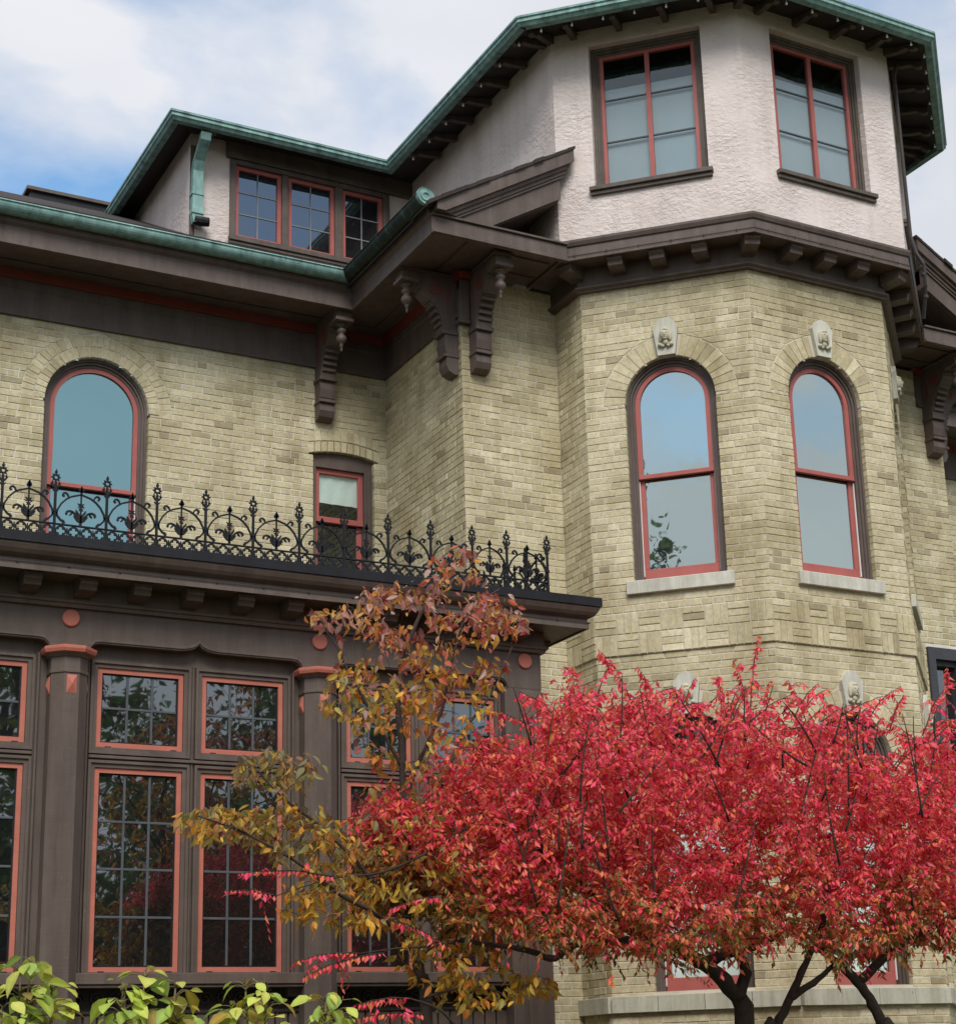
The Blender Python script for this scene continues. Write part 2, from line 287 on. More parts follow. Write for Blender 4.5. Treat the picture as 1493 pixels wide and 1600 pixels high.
class MB:
    def __init__(s): s.v = []; s.f = []; s.t = []
    def add(s, vs, fs, tint=0):
        b = len(s.v); s.v.extend(vs)
        for f in fs: s.f.append([b+i for i in f]); s.t.append(tint)
    def box(s, fr, u0, u1, z0, z1, w0, w1, c=.004):
        if c <= 0 or min(abs(u1-u0), abs(z1-z0), abs(w1-w0)) < 2.5*c:
            p = [fr(u, z, w) for w in (w0, w1) for z in (z0, z1) for u in (u0, u1)]
            s.add(p, [(0, 2, 3, 1), (4, 5, 7, 6), (0, 1, 5, 4), (2, 6, 7, 3), (0, 4, 6, 2), (1, 3, 7, 5)]); return
        # chamfered box
        P = []; idx = {}
        rng = ((u0, u1), (z0, z1), (w0, w1))
        for i in (0, 1):
            for j in (0, 1):
                for k in (0, 1):
                    for ax in range(3):
                        q = [rng[0][i], rng[1][j], rng[2][k]]
                        for a, e in ((0, i), (1, j), (2, k)):
                            if a != ax: q[a] += c if e == 0 else -c
                        # vertex lying on the face normal to ax
                        idx[(i, j, k, ax)] = len(P); P.append(fr(*q))
        F = []
        for ax in range(3):
            o = [a for a in range(3) if a != ax]
            for e in (0, 1):
                q = []
                for (a, b_) in ((0, 0), (1, 0), (1, 1), (0, 1)):
                    t = [0, 0, 0]; t[ax] = e; t[o[0]] = a; t[o[1]] = b_; q.append(idx[(*t, ax)])
                F.append(q)
        for ax in range(3):        # edges parallel to ax
            o = [a for a in range(3) if a != ax]
            for a in (0, 1):
                for b_ in (0, 1):
                    t0 = [0, 0, 0]; t0[o[0]] = a; t0[o[1]] = b_; t1 = list(t0); t0[ax] = 0; t1[ax] = 1
                    F.append([idx[(*t0, o[0])], idx[(*t1, o[0])], idx[(*t1, o[1])], idx[(*t0, o[1])]])
        for i in (0, 1):
            for j in (0, 1):
                for k in (0, 1): F.append([idx[(i, j, k, a)] for a in range(3)])
        s.add(P, F)
    def prism(s, fr, poly, w0, w1, caps=True):
        n = len(poly)
        P = [fr(u, z, w0) for u, z in poly] + [fr(u, z, w1) for u, z in poly]
        F = [(i, (i+1) % n, n+(i+1) % n, n+i) for i in range(n)]
        if caps: F += [tuple(range(n-1, -1, -1)), tuple(range(n, 2*n))]
        s.add(P, F)
    def strip(s, fr, A, B, w0, w1, closed=False):
        """solid band between two outlines of equal length"""
        n = len(A); P = []
        for (a, b) in zip(A, B): P += [fr(a[0], a[1], w0), fr(a[0], a[1], w1), fr(b[0], b[1], w1), fr(b[0], b[1], w0)]
        F = []
        m = n if closed else n-1
        for i in range(m):
            a = 4*i; b = 4*((i+1) % n)
            for k in range(4): F.append((a+k, b+k, b+(k+1) % 4, a+(k+1) % 4))
        if not closed: F += [(0, 1, 2, 3), tuple(4*(n-1)+k for k in (3, 2, 1, 0))]
        s.add(P, F)
    def ribbon(s, fr, pts, width, w0, w1):
        """flat bar following a curve"""
        A = []; B = []; n = len(pts)
        for i in range(n):
            p0 = Vector(pts[max(i-1, 0)]); p1 = Vector(pts[min(i+1, n-1)]); d = (p1-p0)
            d = d.normalized() if d.length > 1e-9 else Vector((1, 0))
            q = Vector((-d.y, d.x)); wd = width[i] if isinstance(width, (list, tuple)) else width
            p = Vector(pts[i]); A.append(p+q*wd/2); B.append(p-q*wd/2)
        s.strip(fr, A, B, w0, w1)
    def sweep(s, path, prof, caps=True):
        """closed profile of (out, z) swept along a plan path with mitred corners; outside is to the right of travel"""
        n = len(path); P = []; k = len(prof)
        pts = [Vector((p[0], p[1])) for p in path]
        for i in range(n):
            ns = []
            if i > 0: d = (pts[i]-pts[i-1]).normalized(); ns.append(Vector((d.y, -d.x)))
            if i < n-1: d = (pts[i+1]-pts[i]).normalized(); ns.append(Vector((d.y, -d.x)))
            if len(ns) == 2:
                m = ns[0]+ns[1]; m = m/ (m.dot(ns[0]))
            else: m = ns[0]
            for (w, z) in prof:
                q = pts[i]+m*w; P.append(Vector((q.x, q.y, z)))
        F = []
        for i in range(n-1):
            for j in range(k): F.append((i*k+j, (i+1)*k+j, (i+1)*k+(j+1) % k, i*k+(j+1) % k))
        if caps: F += [tuple(range(k-1, -1, -1)), tuple((n-1)*k+j for j in range(k))]
        s.add(P, F)
    def tube(s, pts, rad, n=6, cap=True):
        m = len(pts); P = []; F = []
        up = None
        for i in range(m):
            d = Vector(pts[min(i+1, m-1)]) - Vector(pts[max(i-1, 0)])
            d = d.normalized() if d.length > 1e-9 else Vector((0, 0, 1))
            if up is None:
                up = Vector((1, 0, 0)) if abs(d.x) < .8 else Vector((0, 1, 0))
            a = (up - d*up.dot(d)).normalized(); b = d.cross(a); up = a
            r = rad[i] if isinstance(rad, (list, tuple)) else rad
            for j in range(n):
                t = 2*math.pi*j/n; P.append(Vector(pts[i]) + (a*math.cos(t)+b*math.sin(t))*r)
        for i in range(m-1):
            for j in range(n): F.append((i*n+j, i*n+(j+1) % n, (i+1)*n+(j+1) % n, (i+1)*n+j))
        if cap: F += [tuple(range(n-1, -1, -1)), tuple((m-1)*n+j for j in range(n))]
        s.add(P, F)
    def lathe(s, c, prof, n=12):
        """profile of (radius, z) turned about the vertical through c"""
        P = []; F = []; k = len(prof)
        for (r, z) in prof:
            for j in range(n):
                t = 2*math.pi*j/n+math.pi/n; P.append(Vector((c[0]+r*math.cos(t), c[1]+r*math.sin(t), z)))
        for i in range(k-1):
            for j in range(n): F.append((i*n+j, i*n+(j+1) % n, (i+1)*n+(j+1) % n, (i+1)*n+j))
        F += [tuple(range(n-1, -1, -1)), tuple((k-1)*n+j for j in range(n))]
        s.add(P, F)
    def ball(s, c, r, n=8, sc=(1, 1, 1)):
        P = []; F = []; m = n//2+1
        for i in range(m+1):
            a = math.pi*i/m
            for j in range(n):
                t = 2*math.pi*j/n
                P.append(Vector((c[0]+r*sc[0]*math.sin(a)*math.cos(t), c[1]+r*sc[1]*math.sin(a)*math.sin(t), c[2]+r*sc[2]*math.cos(a))))
        for i in range(m):
            for j in range(n): F.append((i*n+j, i*n+(j+1) % n, (i+1)*n+(j+1) % n, (i+1)*n+j))
        s.add(P, F)
    def mesh(s, name, mat, base=None, smooth=False, tint=False):
        me = bpy.data.meshes.new(name)
        vs_ = s.v if base is None else [v-base for v in s.v]
        me.from_pydata(vs_, [], s.f)
        if not tint:
            bm = bmesh.new(); bm.from_mesh(me); bmesh.ops.recalc_face_normals(bm, faces=bm.faces); bm.to_mesh(me); bm.free()
        me.materials.append(mat)
        if smooth: me.polygons.foreach_set('use_smooth', [True]*len(me.polygons))
        if tint:
            a = me.attributes.new('tint', 'FLOAT', 'FACE'); a.data.foreach_set('value', s.t)
        me.update(); return me
def link(name, me, parent=None, mw=None):
    """mw is local to the parent's origin"""
    o = bpy.data.objects.new(name, me); C.objects.link(o)
    if parent is not None: o.parent = parent
    if mw is not None: o.matrix_local = mw
    return o
def world_loc(o):
    v = Vector((0, 0, 0))
    while o is not None: v += o.location; o = o.parent
    return v
def part(name, mb, mat, parent, smooth=False, tint=False, kind=None):
    me = mb.mesh(name, M[mat], world_loc(parent), smooth, tint)
    o = link(name, me, parent)
    if kind: o['kind'] = kind
    return o
def thing(name, label, cat, loc, group=None):
    o = bpy.data.objects.new(name, None); C.objects.link(o); o.location = loc; o.empty_display_size = .3
    o['label'] = label; o['category'] = cat
    if group: o['group'] = group
    return o
def inst(name, me, parent, frm):
    """instance of a local mesh placed by a world matrix under a parent that only translates"""
    m = Matrix.Translation(-world_loc(parent)) @ frm
    o = bpy.data.objects.new(name, me); C.objects.link(o); o.parent = parent; o.matrix_local = m
    return o

# ------------------------------------------------------------------ plan of the building
X_RET, Y_MAIN, Y_FRONT = 7.262, 15.81, 14.0           # return wall, main wall, gabled front wall
XC, YC = 10.37, 14.32                                  # centre of the turret
def corner(k, Rr):
    t = math.radians((-157.5, -112.5, -67.5, -22.5)[k]); return Vector((XC+Rr*math.cos(t), YC+Rr*math.sin(t)))
S2 = math.sqrt(.5)
RB = 2.19; FL = 2*RB*math.sin(math.pi/8)
f1 = Frame((corner(0, RB).x, Y_FRONT), (0, -1)); F1L = Y_FRONT-corner(0, RB).y
f2 = Frame(corner(0, RB), (S2, -S2)); f3 = Frame(corner(1, RB), (1, 0)); f4 = Frame(corner(2, RB), (S2, S2))
f5 = Frame(corner(3, RB), (0, 1))
fm = Frame((0, Y_MAIN), (1, 0)); fr_ = Frame((X_RET, Y_MAIN), (0, -1)); fw = Frame((0, Y_FRONT), (1, 0))
X_RW = 2*XC-X_RET                                      # right corner of the gabled front wall
frr = Frame((X_RW, Y_FRONT), (0, 1))
turret_plan = lambda Rr: [(corner(0, Rr).x, Y_FRONT)] + [tuple(corner(k, Rr)) for k in range(4)] + [(corner(3, Rr).x, Y_FRONT)]

house = thing('brick_house', 'cream brick house with brown bracketed eaves, green copper gutters and a three-window roof dormer', 'house', (X_RET, Y_FRONT, 0))
turret = thing('turret', 'eight-sided cream brick turret with pinkish stucco top storey and round-arched windows', 'turret', (XC, YC, 0))
sunroom = thing('sunroom', 'brown painted timber sunroom with coral-edged lattice windows and flat cresting-topped roof at lower left', 'sunroom', (4, 12, 0))

# ground sheet
gb = MB(); gb.add([Vector((-900, -900, 0)), Vector((900, -900, 0)), Vector((900, 900, 0)), Vector((-900, 900, 0))], [(0, 1, 2, 3)])
g = link('ground', gb.mesh('ground', M['ground'])); g['kind'] = 'structure'

# ------------------------------------------------------------------ brickwork
CS = .0686; BL = .215
class Arch:
    def __init__(s, uc, h, z0, zs, ring): s.uc, s.h, s.z0, s.zs, s.ring = uc, h, z0, zs, ring
    def half(s, z):
        if z < s.z0: return None
        if z <= s.zs: return s.h
        d = (s.h+s.ring)**2-(z-s.zs)**2
        return math.sqrt(d) if d > 0 else None
    def mhalf(s, z):
        if z < s.z0: return None
        if z <= s.zs: return s.h
        d = (s.h+.01)**2-(z-s.zs)**2
        return math.sqrt(d) if d > 0 else None
class Flat:
    def __init__(s, u0, u1, z0, z1, top=None): s.uc, s.h, s.z0, s.z1 = (u0+u1)/2, (u1-u0)/2, z0, z1; s.top = top or z1
    def half(s, z):
        if z < s.z0 or z > s.top: return None
        return s.h if z <= s.z1 else s.h+.06
    def mhalf(s, z):
        return None if not s.z0 <= z <= s.top else s.h if z <= s.z1 else s.h+.05
class Bricks:
    def __init__(s, jd=-.0075, mortar='mortar'): s.spec = []; s.mort = MB(); s.rng = random.Random(3); s.jd = jd; s.mortar = mortar
    def brick(s, fr, bl, br, tr, tl, z0, z1, deep=False, tint=None, proud=None, z0r=None):
        r = s.rng
        if tint is None:
            tint = min(1, max(0, r.gauss(.57, .14))); tint = r.uniform(0, .2) if r.random() < .05 else tint
        if proud is None: proud = r.uniform(-.0015, .004)
        s.spec.append((fr, [(bl, z0), (br, z0), (tr, z1), (tl, z1)], deep, tint, proud))
    def quad(s, fr, q, deep=False, tint=None, proud=None):
        r = s.rng
        if tint is None: tint = min(1, max(0, r.gauss(.57, .14)))
        if proud is None: proud = r.uniform(-.0015, .004)
        s.spec.append((fr, q, deep, tint, proud))
    @staticmethod
    def geom(sp, mb):
        fr, q, deep, tint, proud = sp
        c = .0035; cu = sum(p[0] for p in q)/4; cz = sum(p[1] for p in q)/4
        d = -.125 if deep else -.014
        P = [fr(u, z, d) for u, z in q] + [fr(u, z, proud-.004) for u, z in q]
        for u, z in q:
            su = c if u < cu else -c; sz = c if z < cz else -c
            P.append(fr(u+su, z+sz, proud))
        F = [(i, (i+1) % 4, 4+(i+1) % 4, 4+i) for i in range(4)] + [(4+i, 4+(i+1) % 4, 8+(i+1) % 4, 8+i) for i in range(4)] + [(8, 9, 10, 11)]
        mb.add(P, F, tint)
    def wall(s, fr, u0, u1, z0, z1, ops=(), phase=0., ext=(0, 0), skip=None):
        r = s.rng; jb = .0038
        k0, k1 = int(math.floor(z0/CS)), int(math.ceil(z1/CS))
        for k in range(k0, k1):
            za, zb = max(k*CS, z0), min((k+1)*CS, z1)
            if zb-za < .02: continue
            if skip and skip[0] < (za+zb)/2 < skip[1]: 
                continue
            # mortar runs
            zm = (za+zb)/2
            iv = [(u0, u0, u1, u1)]; mv = [(u0, u1)]
            for o in ops:
                hb, ht = o.half(za+.004), o.half(zb-.004); hm = o.mhalf(zm)
                if hb is None and ht is None: pass
                else:
                    if hb is None and za < o.z0: hb = ht
                    hb = hb if hb is not None else 0; ht = ht if ht is not None else (0 if isinstance(o, Arch) else hb)
                    if isinstance(o, Flat): hb = ht = max(hb, ht)
                    nv = []
                    for (ab, at_, bb, bt) in iv:
                        if o.uc-o.h > max(bb, bt) or o.uc+o.h < min(ab, at_): nv.append((ab, at_, bb, bt)); continue
                        nv.append((ab, at_, o.uc-hb, o.uc-ht)); nv.append((o.uc+hb, o.uc+ht, bb, bt))
                    iv = nv
                if hm is not None:
                    nv = []
                    for (a, b) in mv:
                        if o.uc-hm > b or o.uc+hm < a: nv.append((a, b)); continue
                        nv.append((a, o.uc-hm-.006)); nv.append((o.uc+hm+.006, b))
                    mv = nv
            for (a, b) in mv:
                ja, jb_ = a > u0+1e-6, b < u1-1e-6
                if ext[0] and a <= u0+1e-6: a -= ext[0]
                if ext[1] and b >= u1-1e-6: b += ext[1]
                jd = s.jd
                s.mort.add([fr(a, za, jd), fr(b, za, jd), fr(b, zb, jd), fr(a, zb, jd),
                            fr(a, za, -.13), fr(b, za, -.13), fr(b, zb, -.13), fr(a, zb, -.13)],
                           [(0, 1, 2, 3)] + ([(0, 3, 7, 4)] if ja else []) + ([(1, 5, 6, 2)] if jb_ else []))
            header = (k % 6 == 0)
            ln = BL/2 if header else BL
            off = (phase+(k % 2)*.5*ln + (k*.37 % .06)) % ln
            for (ab, at_, bb, bt) in iv:
                lo, hi = min(ab, at_), max(bb, bt)
                if hi-lo < .03: continue
                cuts = [lo]
                x = lo - ((lo-off) % ln) + ln
                while x < hi-.045:
                    if x-cuts[-1] > .045: cuts.append(x+r.uniform(-.004, .004))
                    x += ln
                cuts.append(hi)
                for i in range(len(cuts)-1):
                    x0, x1 = cuts[i], cuts[i+1]
                    jl = jb if i > 0 else 0.; jr = jb if i < len(cuts)-2 else 0.
                    bl, tl = max(x0+jl, ab), max(x0+jl, at_); br, tr = min(x1-jr, bb), min(x1-jr, bt)
                    if br-bl < .012 and tr-tl < .012: continue
                    br = max(br, bl+.004); tr = max(tr, tl+.004)
                    dz = r.uniform(-.001, .001)
                    dl = i == 0 and lo > u0+.01; dr_ = i == len(cuts)-2 and hi < u1-.01
                    if i == 0 and not dl: bl += .003; tl += .003
                    if i == len(cuts)-2 and not dr_: br -= .003; tr -= .003
                    s.brick(fr, bl, br, tr, tl, za+jb+dz, zb-jb+dz, deep=(dl or dr_))
    def ring(s, fr, A, r0, r1, n, a0=0., a1=math.pi, skip=None):
        for i in range(n):
            t0 = a0+(a1-a0)*i/n; t1 = a0+(a1-a0)*(i+1)/n
            tm = (t0+t1)/2
            if skip and abs(tm-math.pi/2) < skip: continue
            g0 = .0035/r0; g1 = .0035/r1
            P = lambda rr, t: (A.uc+rr*math.cos(t), A.zs+rr*math.sin(t))
            q = [P(r0, t0+g0), P(r1, t0+g1), P(r1, t1-g1), P(r0, t1-g0)]
            s.quad_free(fr, q)
    def quad_free(s, fr, q):
        s.spec.append((fr, q, True, min(1, max(0, s.rng.gauss(.55, .15))), s.rng.uniform(0, .005)))
    def plate(s, fr, A, r1):
        n = 24; P = []; F = []
        for i in range(n+1):
            t = math.pi*i/n
            for rr, w in ((A.h, -.009), (r1, -.009), (A.h, -.13)): P.append(fr(A.uc+rr*math.cos(t), A.zs+rr*math.sin(t), w))
        for i in range(n): F += [(3*i, 3*i+1, 3*i+4, 3*i+3), (3*i, 3*i+3, 3*i+5, 3*i+2)]
        s.mort.add(P, F)
    def weave(s, fr, u0, u1, z0):
        """two rows of basket weave, squares of three bricks"""
        q = BL; n = max(1, round((u1-u0)/q)); q = (u1-u0)/n; j = .0038; h = 3*CS
        for row in range(2):
            for i in range(n):
                a = u0+i*q; zb = z0+row*h
                if (i+row) % 2:
                    for t in range(3): s.brick(fr, a+j, a+q-j, a+q-j, a+j, zb+t*CS+j, zb+(t+1)*CS-j, True)
                else:
                    for t in range(3):
                        x0, x1 = a+q*t/3+j, a+q*(t+1)/3-j
                        s.brick(fr, x0, x1, x1, x0, zb+j, zb+h-j, True)
        s.mort.add([fr(u0, z0, -.0075), fr(u1, z0, -.0075), fr(u1, z0+2*h, -.0075), fr(u0, z0+2*h, -.0075), fr(u0, z0, -.13), fr(u1, z0, -.13)], [(0, 1, 2, 3), (0, 4, 5, 1)])
    def build(s, owner, hidden, nmax=300):
        score = []
        for i, sp in enumerate(s.spec):
            fr, q = sp[0], sp[1]
            pp = [proj(fr(u, z, 0)) for u, z in q]
            ar = abs(sum(pp[k][0]*pp[(k+1) % 4][1]-pp[(k+1) % 4][0]*pp[k][1] for k in range(4)))/2
            cx = sum(p[0] for p in pp)/4; cy = sum(p[1] for p in pp)/4
            c3 = fr(sum(p[0] for p in q)/4, sum(p[1] for p in q)/4)
            n3 = Vector((fr.n.x, fr.n.y, 0))
            if not (8 < cx < 1485 and 5 < cy < 1595) or n3.dot(Vector((0, 0, EYE))-c3) <= 0 or hidden(cx, cy): ar = 0
            score.append((ar, i))
        score.sort(reverse=True)
        pick = {i for a, i in score[:nmax] if a > 0}
        mb = MB(); wl = world_loc(owner)
        for i, sp in enumerate(s.spec):
            if i in pick:
                b = MB(); Bricks.geom(sp, b)
                c = sum(b.v, Vector())/len(b.v)
                me = b.mesh('brick', M['brick'], c, tint=True)
                o = link('brick', me, owner); o.location = c-wl
            else: Bricks.geom(sp, mb)
        o = part('brickwork', mb, 'brick', owner, tint=True); o['kind'] = 'stuff'
        part('wall_core', s.mort, s.mortar, owner)

# openings
A_main = Arch(4.16, .515, 6.05, 8.055, .235)
F_small = Flat(6.43, 7.12, 6.3, 7.90, 8.15)
OC = FL/2
A_t = Arch(OC, .445, 6.055, 7.86, .225)
A_l = Arch(OC, .445, 2.24, 4.30, .225)
A_f4 = Arch(OC, .445, 6.055, 7.86, .225); A_f4l = Arch(OC, .445, 2.24, 4.30, .225)
hb = Bricks(-.0045, 'mortar_light')
A_m2 = Arch(1.2, .515, 6.05, 8.055, .235)
hb.wall(fm, -3, X_RET, 5.25, 8.9, [A_main, F_small, A_m2], .05, (0, .1))
hb.wall(fm, -3, X_RET, 1.0, 5.25, [], .05)
for A in (A_main, A_m2):
    hb.ring(fm, A, A.h, A.h+.108, 29); hb.ring(fm, A, A.h+.113, A.h+.23, 33); hb.plate(fm, A, A.h+.24)
# two rowlock courses over the small window, slightly cambered
for row in range(2):
    n = 11; w_ = (F_small.h+.06)*2
    for i in range(n):
        a = F_small.uc-w_/2+w_*i/n; b = a+w_/n
        cz = lambda u: 7.905+.055*(1-((u-F_small.uc)/(F_small.h+.06))**2)+row*.122
        hb.quad_free(fm, [(a+.004, cz(a)), (b-.004, cz(b)), (b-.004, cz(b)+.115), (a+.004, cz(a)+.115)])
_a = [F_small.uc-.405+.81*i/10 for i in range(11)]
hb.mort.add([fm(u, cz(u)+.002, -.009) for u in _a]+[fm(u, cz(u)+.25, -.009) for u in _a], [(i, i+1, 12+i, 11+i) for i in range(10)])
hb.wall(fr_, 0, Y_MAIN-Y_FRONT, 5.0, 8.9, [], .1, (.1, 0))
hb.wall(fr_, 0, Y_MAIN-Y_FRONT, 1.0, 5.0, [], .1)
hb.wall(fw, X_RET, corner(0, RB).x, 1.0, 9.3, [], .03, (0, .1))
F_rw = Flat(12.93, 13.45, 3.6, 5.99)
hb.wall(fw, corner(3, RB).x, X_RW, 1.0, 9.3, [F_rw], .13)
hb.wall(frr, 0, 1.81, 1.0, 8.9, [], .0)
hb.wall(fm, X_RW, X_RW+6, 1.0, 8.9, [], .07)
def hid_house(x, y):
    if x > 600 and y > 1020: return True
    if y > 830 and x < 880: return True
    return False
tb = Bricks(-.0038)
ZB0, ZB1 = 5.345, 5.345+6*CS
for fr, L_ in ((f1, F1L), (f2, FL), (f3, FL), (f4, FL), (f5, F1L)):
    ops = [] if fr in (f1, f5) else [A_t, A_l]
    ex = (.1, 0) if fr is f1 else (0, .1) if fr is f5 else (0, 0)
    tb.wall(fr, 0, L_, ZB1, 9.12, ops, .02+.05*L_, ex)
    fp = Frame(fr.o+fr.n*.0, fr.u)
    tb.wall(fr, 0, L_, 2.2, ZB0, ops, .06, ex)
    tb.wall(fr, 0, L_, .9, 2.09, [], .06, ex)
    for A in ops:
        tb.ring(fr, A, A.h, A.h+.215, 21, skip=.17); tb.plate(fr, A, A.h+.225)
RP = RB+.022
pf = [(Frame((corner(0, RP).x, Y_FRONT), (0, -1)), Y_FRONT-corner(0, RP).y), (Frame(corner(0, RP), (S2, -S2)), 2*RP*math.sin(math.pi/8)),
      (Frame(corner(1, RP), (1, 0)), 2*RP*math.sin(math.pi/8)), (Frame(corner(2, RP), (S2, S2)), 2*RP*math.sin(math.pi/8)), (Frame(corner(3, RP), (0, 1)), Y_FRONT-corner(0, RP).y)]
for fr, L_ in pf: tb.weave(fr, 0, L_, ZB0)
def hid_turret(x, y):
    return y > 1060 or (x < 930 and y > 930) or (x > 1400 and y < 560)
hb.build(house, hid_house); tb.build(turret, hid_turret)

# ------------------------------------------------------------------ arched sash windows
def outline(uc, h, z0, zs, d=0, n=20, zb=None):
    r = h-d; b = z0 if zb is None else zb
    return [(uc-r, b)] + [(uc+r*math.cos(math.pi-math.pi*i/n), zs+r*math.sin(math.pi*i/n)) for i in range(n+1)] + [(uc+r, b)]
def arched_window(fr, A, zm, parent, glassm='glass_up', red='red', z_low=None):
    uc, h, z0, zs = A.uc, A.h, A.z0, A.zs
    b = MB()
    O = [outline(uc, h, z0, zs, d) for d in (.002, .026, .05, .076)]
    b.strip(fr, O[0], O[1], -.15, -.055); b.strip(fr, O[1], O[2], -.15, -.075); b.strip(fr, O[2], O[3], -.15, -.095)
    win = part('arched_window', b, 'brown', parent)
    b = MB()
    b.strip(fr, outline(uc, h, z0, zs, .077, zb=zm), outline(uc, h, z0, zs, .122, zb=zm), -.14, -.105)
    b.box(fr, uc-h+.077, uc+h-.077, zm-.045, zm, -.14, -.098)
    part('upper_sash', b, red, win)
    b = MB(); i = h-.077
    b.box(fr, uc-i, uc-i+.05, z0+.145, zm-.046, -.175, -.142); b.box(fr, uc+i-.05, uc+i, z0+.145, zm-.046, -.175, -.142)
    b.box(fr, uc-i, uc+i, z0+.002, z0+.145, -.175, -.138)
    part('lower_sash', b, red, win)
    for e in (-i-.012, i-.006):
        b = MB(); b.box(fr, uc+e, uc+e+.018, z0+.07, zm-.05, -.141, -.12); part('sash_track', b, 'white', win)
    b = MB(); o = outline(uc, h, z0, zs, .118, zb=zm-.01); b.prism(fr, o, -.132, -.126)
    part('pane', b, glassm, win)
    b = MB(); b.box(fr, uc-i+.045, uc+i-.045, z0+.065, zm-.04, -.168, -.162, 0)
    part('pane', b, glassm, win)
    b = MB(); b.box(fr, uc-h-.05, uc+h+.05, z0-.05, zs+h+.05, -.34, -.31, 0); part('room_back', b, 'inside', win)
    return win
arched_window(fm, A_main, 7.265, house, 'glass_teal'); arched_window(fm, A_m2, 7.265, house, 'glass_teal')
for fr in (f2, f3, f4):
    arched_window(fr, A_t, 7.145, turret)
    arched_window(fr, A_l, 3.45, turret, 'glass_attic')
    b = MB(); b.box(fr, OC-.34, OC+.34, 2.33, 3.9, -.23, -.215, 0); o = part('window_blind', b, 'blind', turret)
    # projecting stone sill
    b = MB(); b.box(fr, OC-.515, OC+.515, 5.925, 6.055, -.12, .045, .006); part('window_sill', b, 'stone', turret)
b = MB(); b.box(fm, 4.16-.58, 4.16+.58, 5.93, 6.05, -.12, .045, .006); part('window_sill', b, 'stone', house)

# keystones with a carved head
def keystone(fr, A, parent):
    zc = A.zs+A.h
    b = MB()
    b.prism(fr, [(A.uc-.085, zc-.005), (A.uc+.085, zc-.005), (A.uc+.125, zc+.285), (A.uc+.065, zc+.365), (A.uc, zc+.39), (A.uc-.065, zc+.365), (A.uc-.125, zc+.285)], -.13, .045)
    k = part('keystone', b, 'stone', parent)
    b = MB(); c0 = fr(A.uc, zc+.185, .05)
    def bl(u, z, w, r, sz=1.0):
        p = fr(A.uc+u, zc+z, w); b.ball(p, r, 10, (1, 1, sz))
    b.ball(fr(A.uc, zc+.205, .045), .064, 14, (1, .62, 1.15))       # hair mass behind the face
    b.ball(fr(A.uc, zc+.190, .062), .043, 14, (1, .95, 1.38))       # face
    bl(0, .150, .084, .017, .8); bl(0, .192, .103, .008, 2.0); bl(0, .168, .099, .009, .5); bl(0, .245, .066, .030, .5)
    for sgn in (-1, 1):
        bl(sgn*.017, .208, .096, .009, .5); bl(sgn*.046, .175, .055, .019, 2.6)
        bl(sgn*.055, .095, .058, .024, .9); bl(sgn*.028, .080, .060, .020, .8)
    bl(0, .118, .058, .026, 1.3)
    part('carved_head', b, 'carve', k, smooth=True)
for fr in (f2, f3, f4): keystone(fr, A_t, turret); keystone(fr, A_l, turret)

# small sash window with a half-drawn blind
def small_window():
    u0, u1, z0, z1 = F_small.uc-F_small.h, F_small.uc+F_small.h, 6.3, 7.9
    b = MB()
    cz = lambda u: 7.895+.055*(1-((u-F_small.uc)/(F_small.h+.06))**2)
    top = [(u0+(u1-u0)*i/8, cz(u0+(u1-u0)*i/8)) for i in range(9)]
    b.prism(fm, [(u0, 7.79), (u1, 7.79)]+top[::-1], -.15, -.06)
    b.box(fm, u0, u0+.05, z0, 7.79, -.15, -.05); b.box(fm, u1-.09, u1, z0, 7.79, -.15, -.05); b.box(fm, u1-.06, u1-.03, z0, 7.79, -.05, -.035)
    w = part('sash_window', b, 'brown', house)
    a0, a1 = u0+.05, u1-.09
    b = MB(); zt, zm = 7.79, 7.20
    b.box(fm, a0, a0+.055, zm, zt, -.13, -.095); b.box(fm, a1-.055, a1, zm, zt, -.13, -.095)
    b.box(fm, a0, a1, zt-.055, zt, -.131, -.094); b.box(fm, a0, a1, zm, zm+.06, -.131, -.09)
    part('upper_sash', b, 'red', w)
    b = MB()
    b.box(fm, a0, a0+.055, z0, zm, -.17, -.135); b.box(fm, a1-.055, a1, z0, zm, -.17, -.135); b.box(fm, a0, a1, z0, z0+.08, -.171, -.134)
    part('lower_sash', b, 'red', w)
    b = MB(); b.box(fm, a0+.05, a1-.05, zm+.05, zt-.05, -.118, -.112, 0); part('pane', b, 'glass_clear', w)
    b = MB(); b.box(fm, a0+.05, a1-.05, z0+.07, zm, -.158, -.152, 0); part('pane', b, 'glass_clear', w)
    # rippled blind
    b = MB(); P = []; n = 16
    for j in range(5):
        for i in range(n+1):
            u = a0+.03+(a1-a0-.06)*i/n; z = zt-.03-(.335+.0004*i)*j/4
            P.append(fm(u, z, -.137+.004*math.sin(i*1.3+j*.9)+.003*math.sin(i*.5-j)))
    b.add(P, [(j*(n+1)+i, j*(n+1)+i+1, (j+1)*(n+1)+i+1, (j+1)*(n+1)+i) for j in range(4) for i in range(n)])
    part('blind', b, 'blind', w, smooth=True)
    b = MB(); b.box(fm, u0-.6, u1+.12, z0-.6, 8.6, -.45, -.42, 0); part('room_back', b, 'inside', w)
small_window()
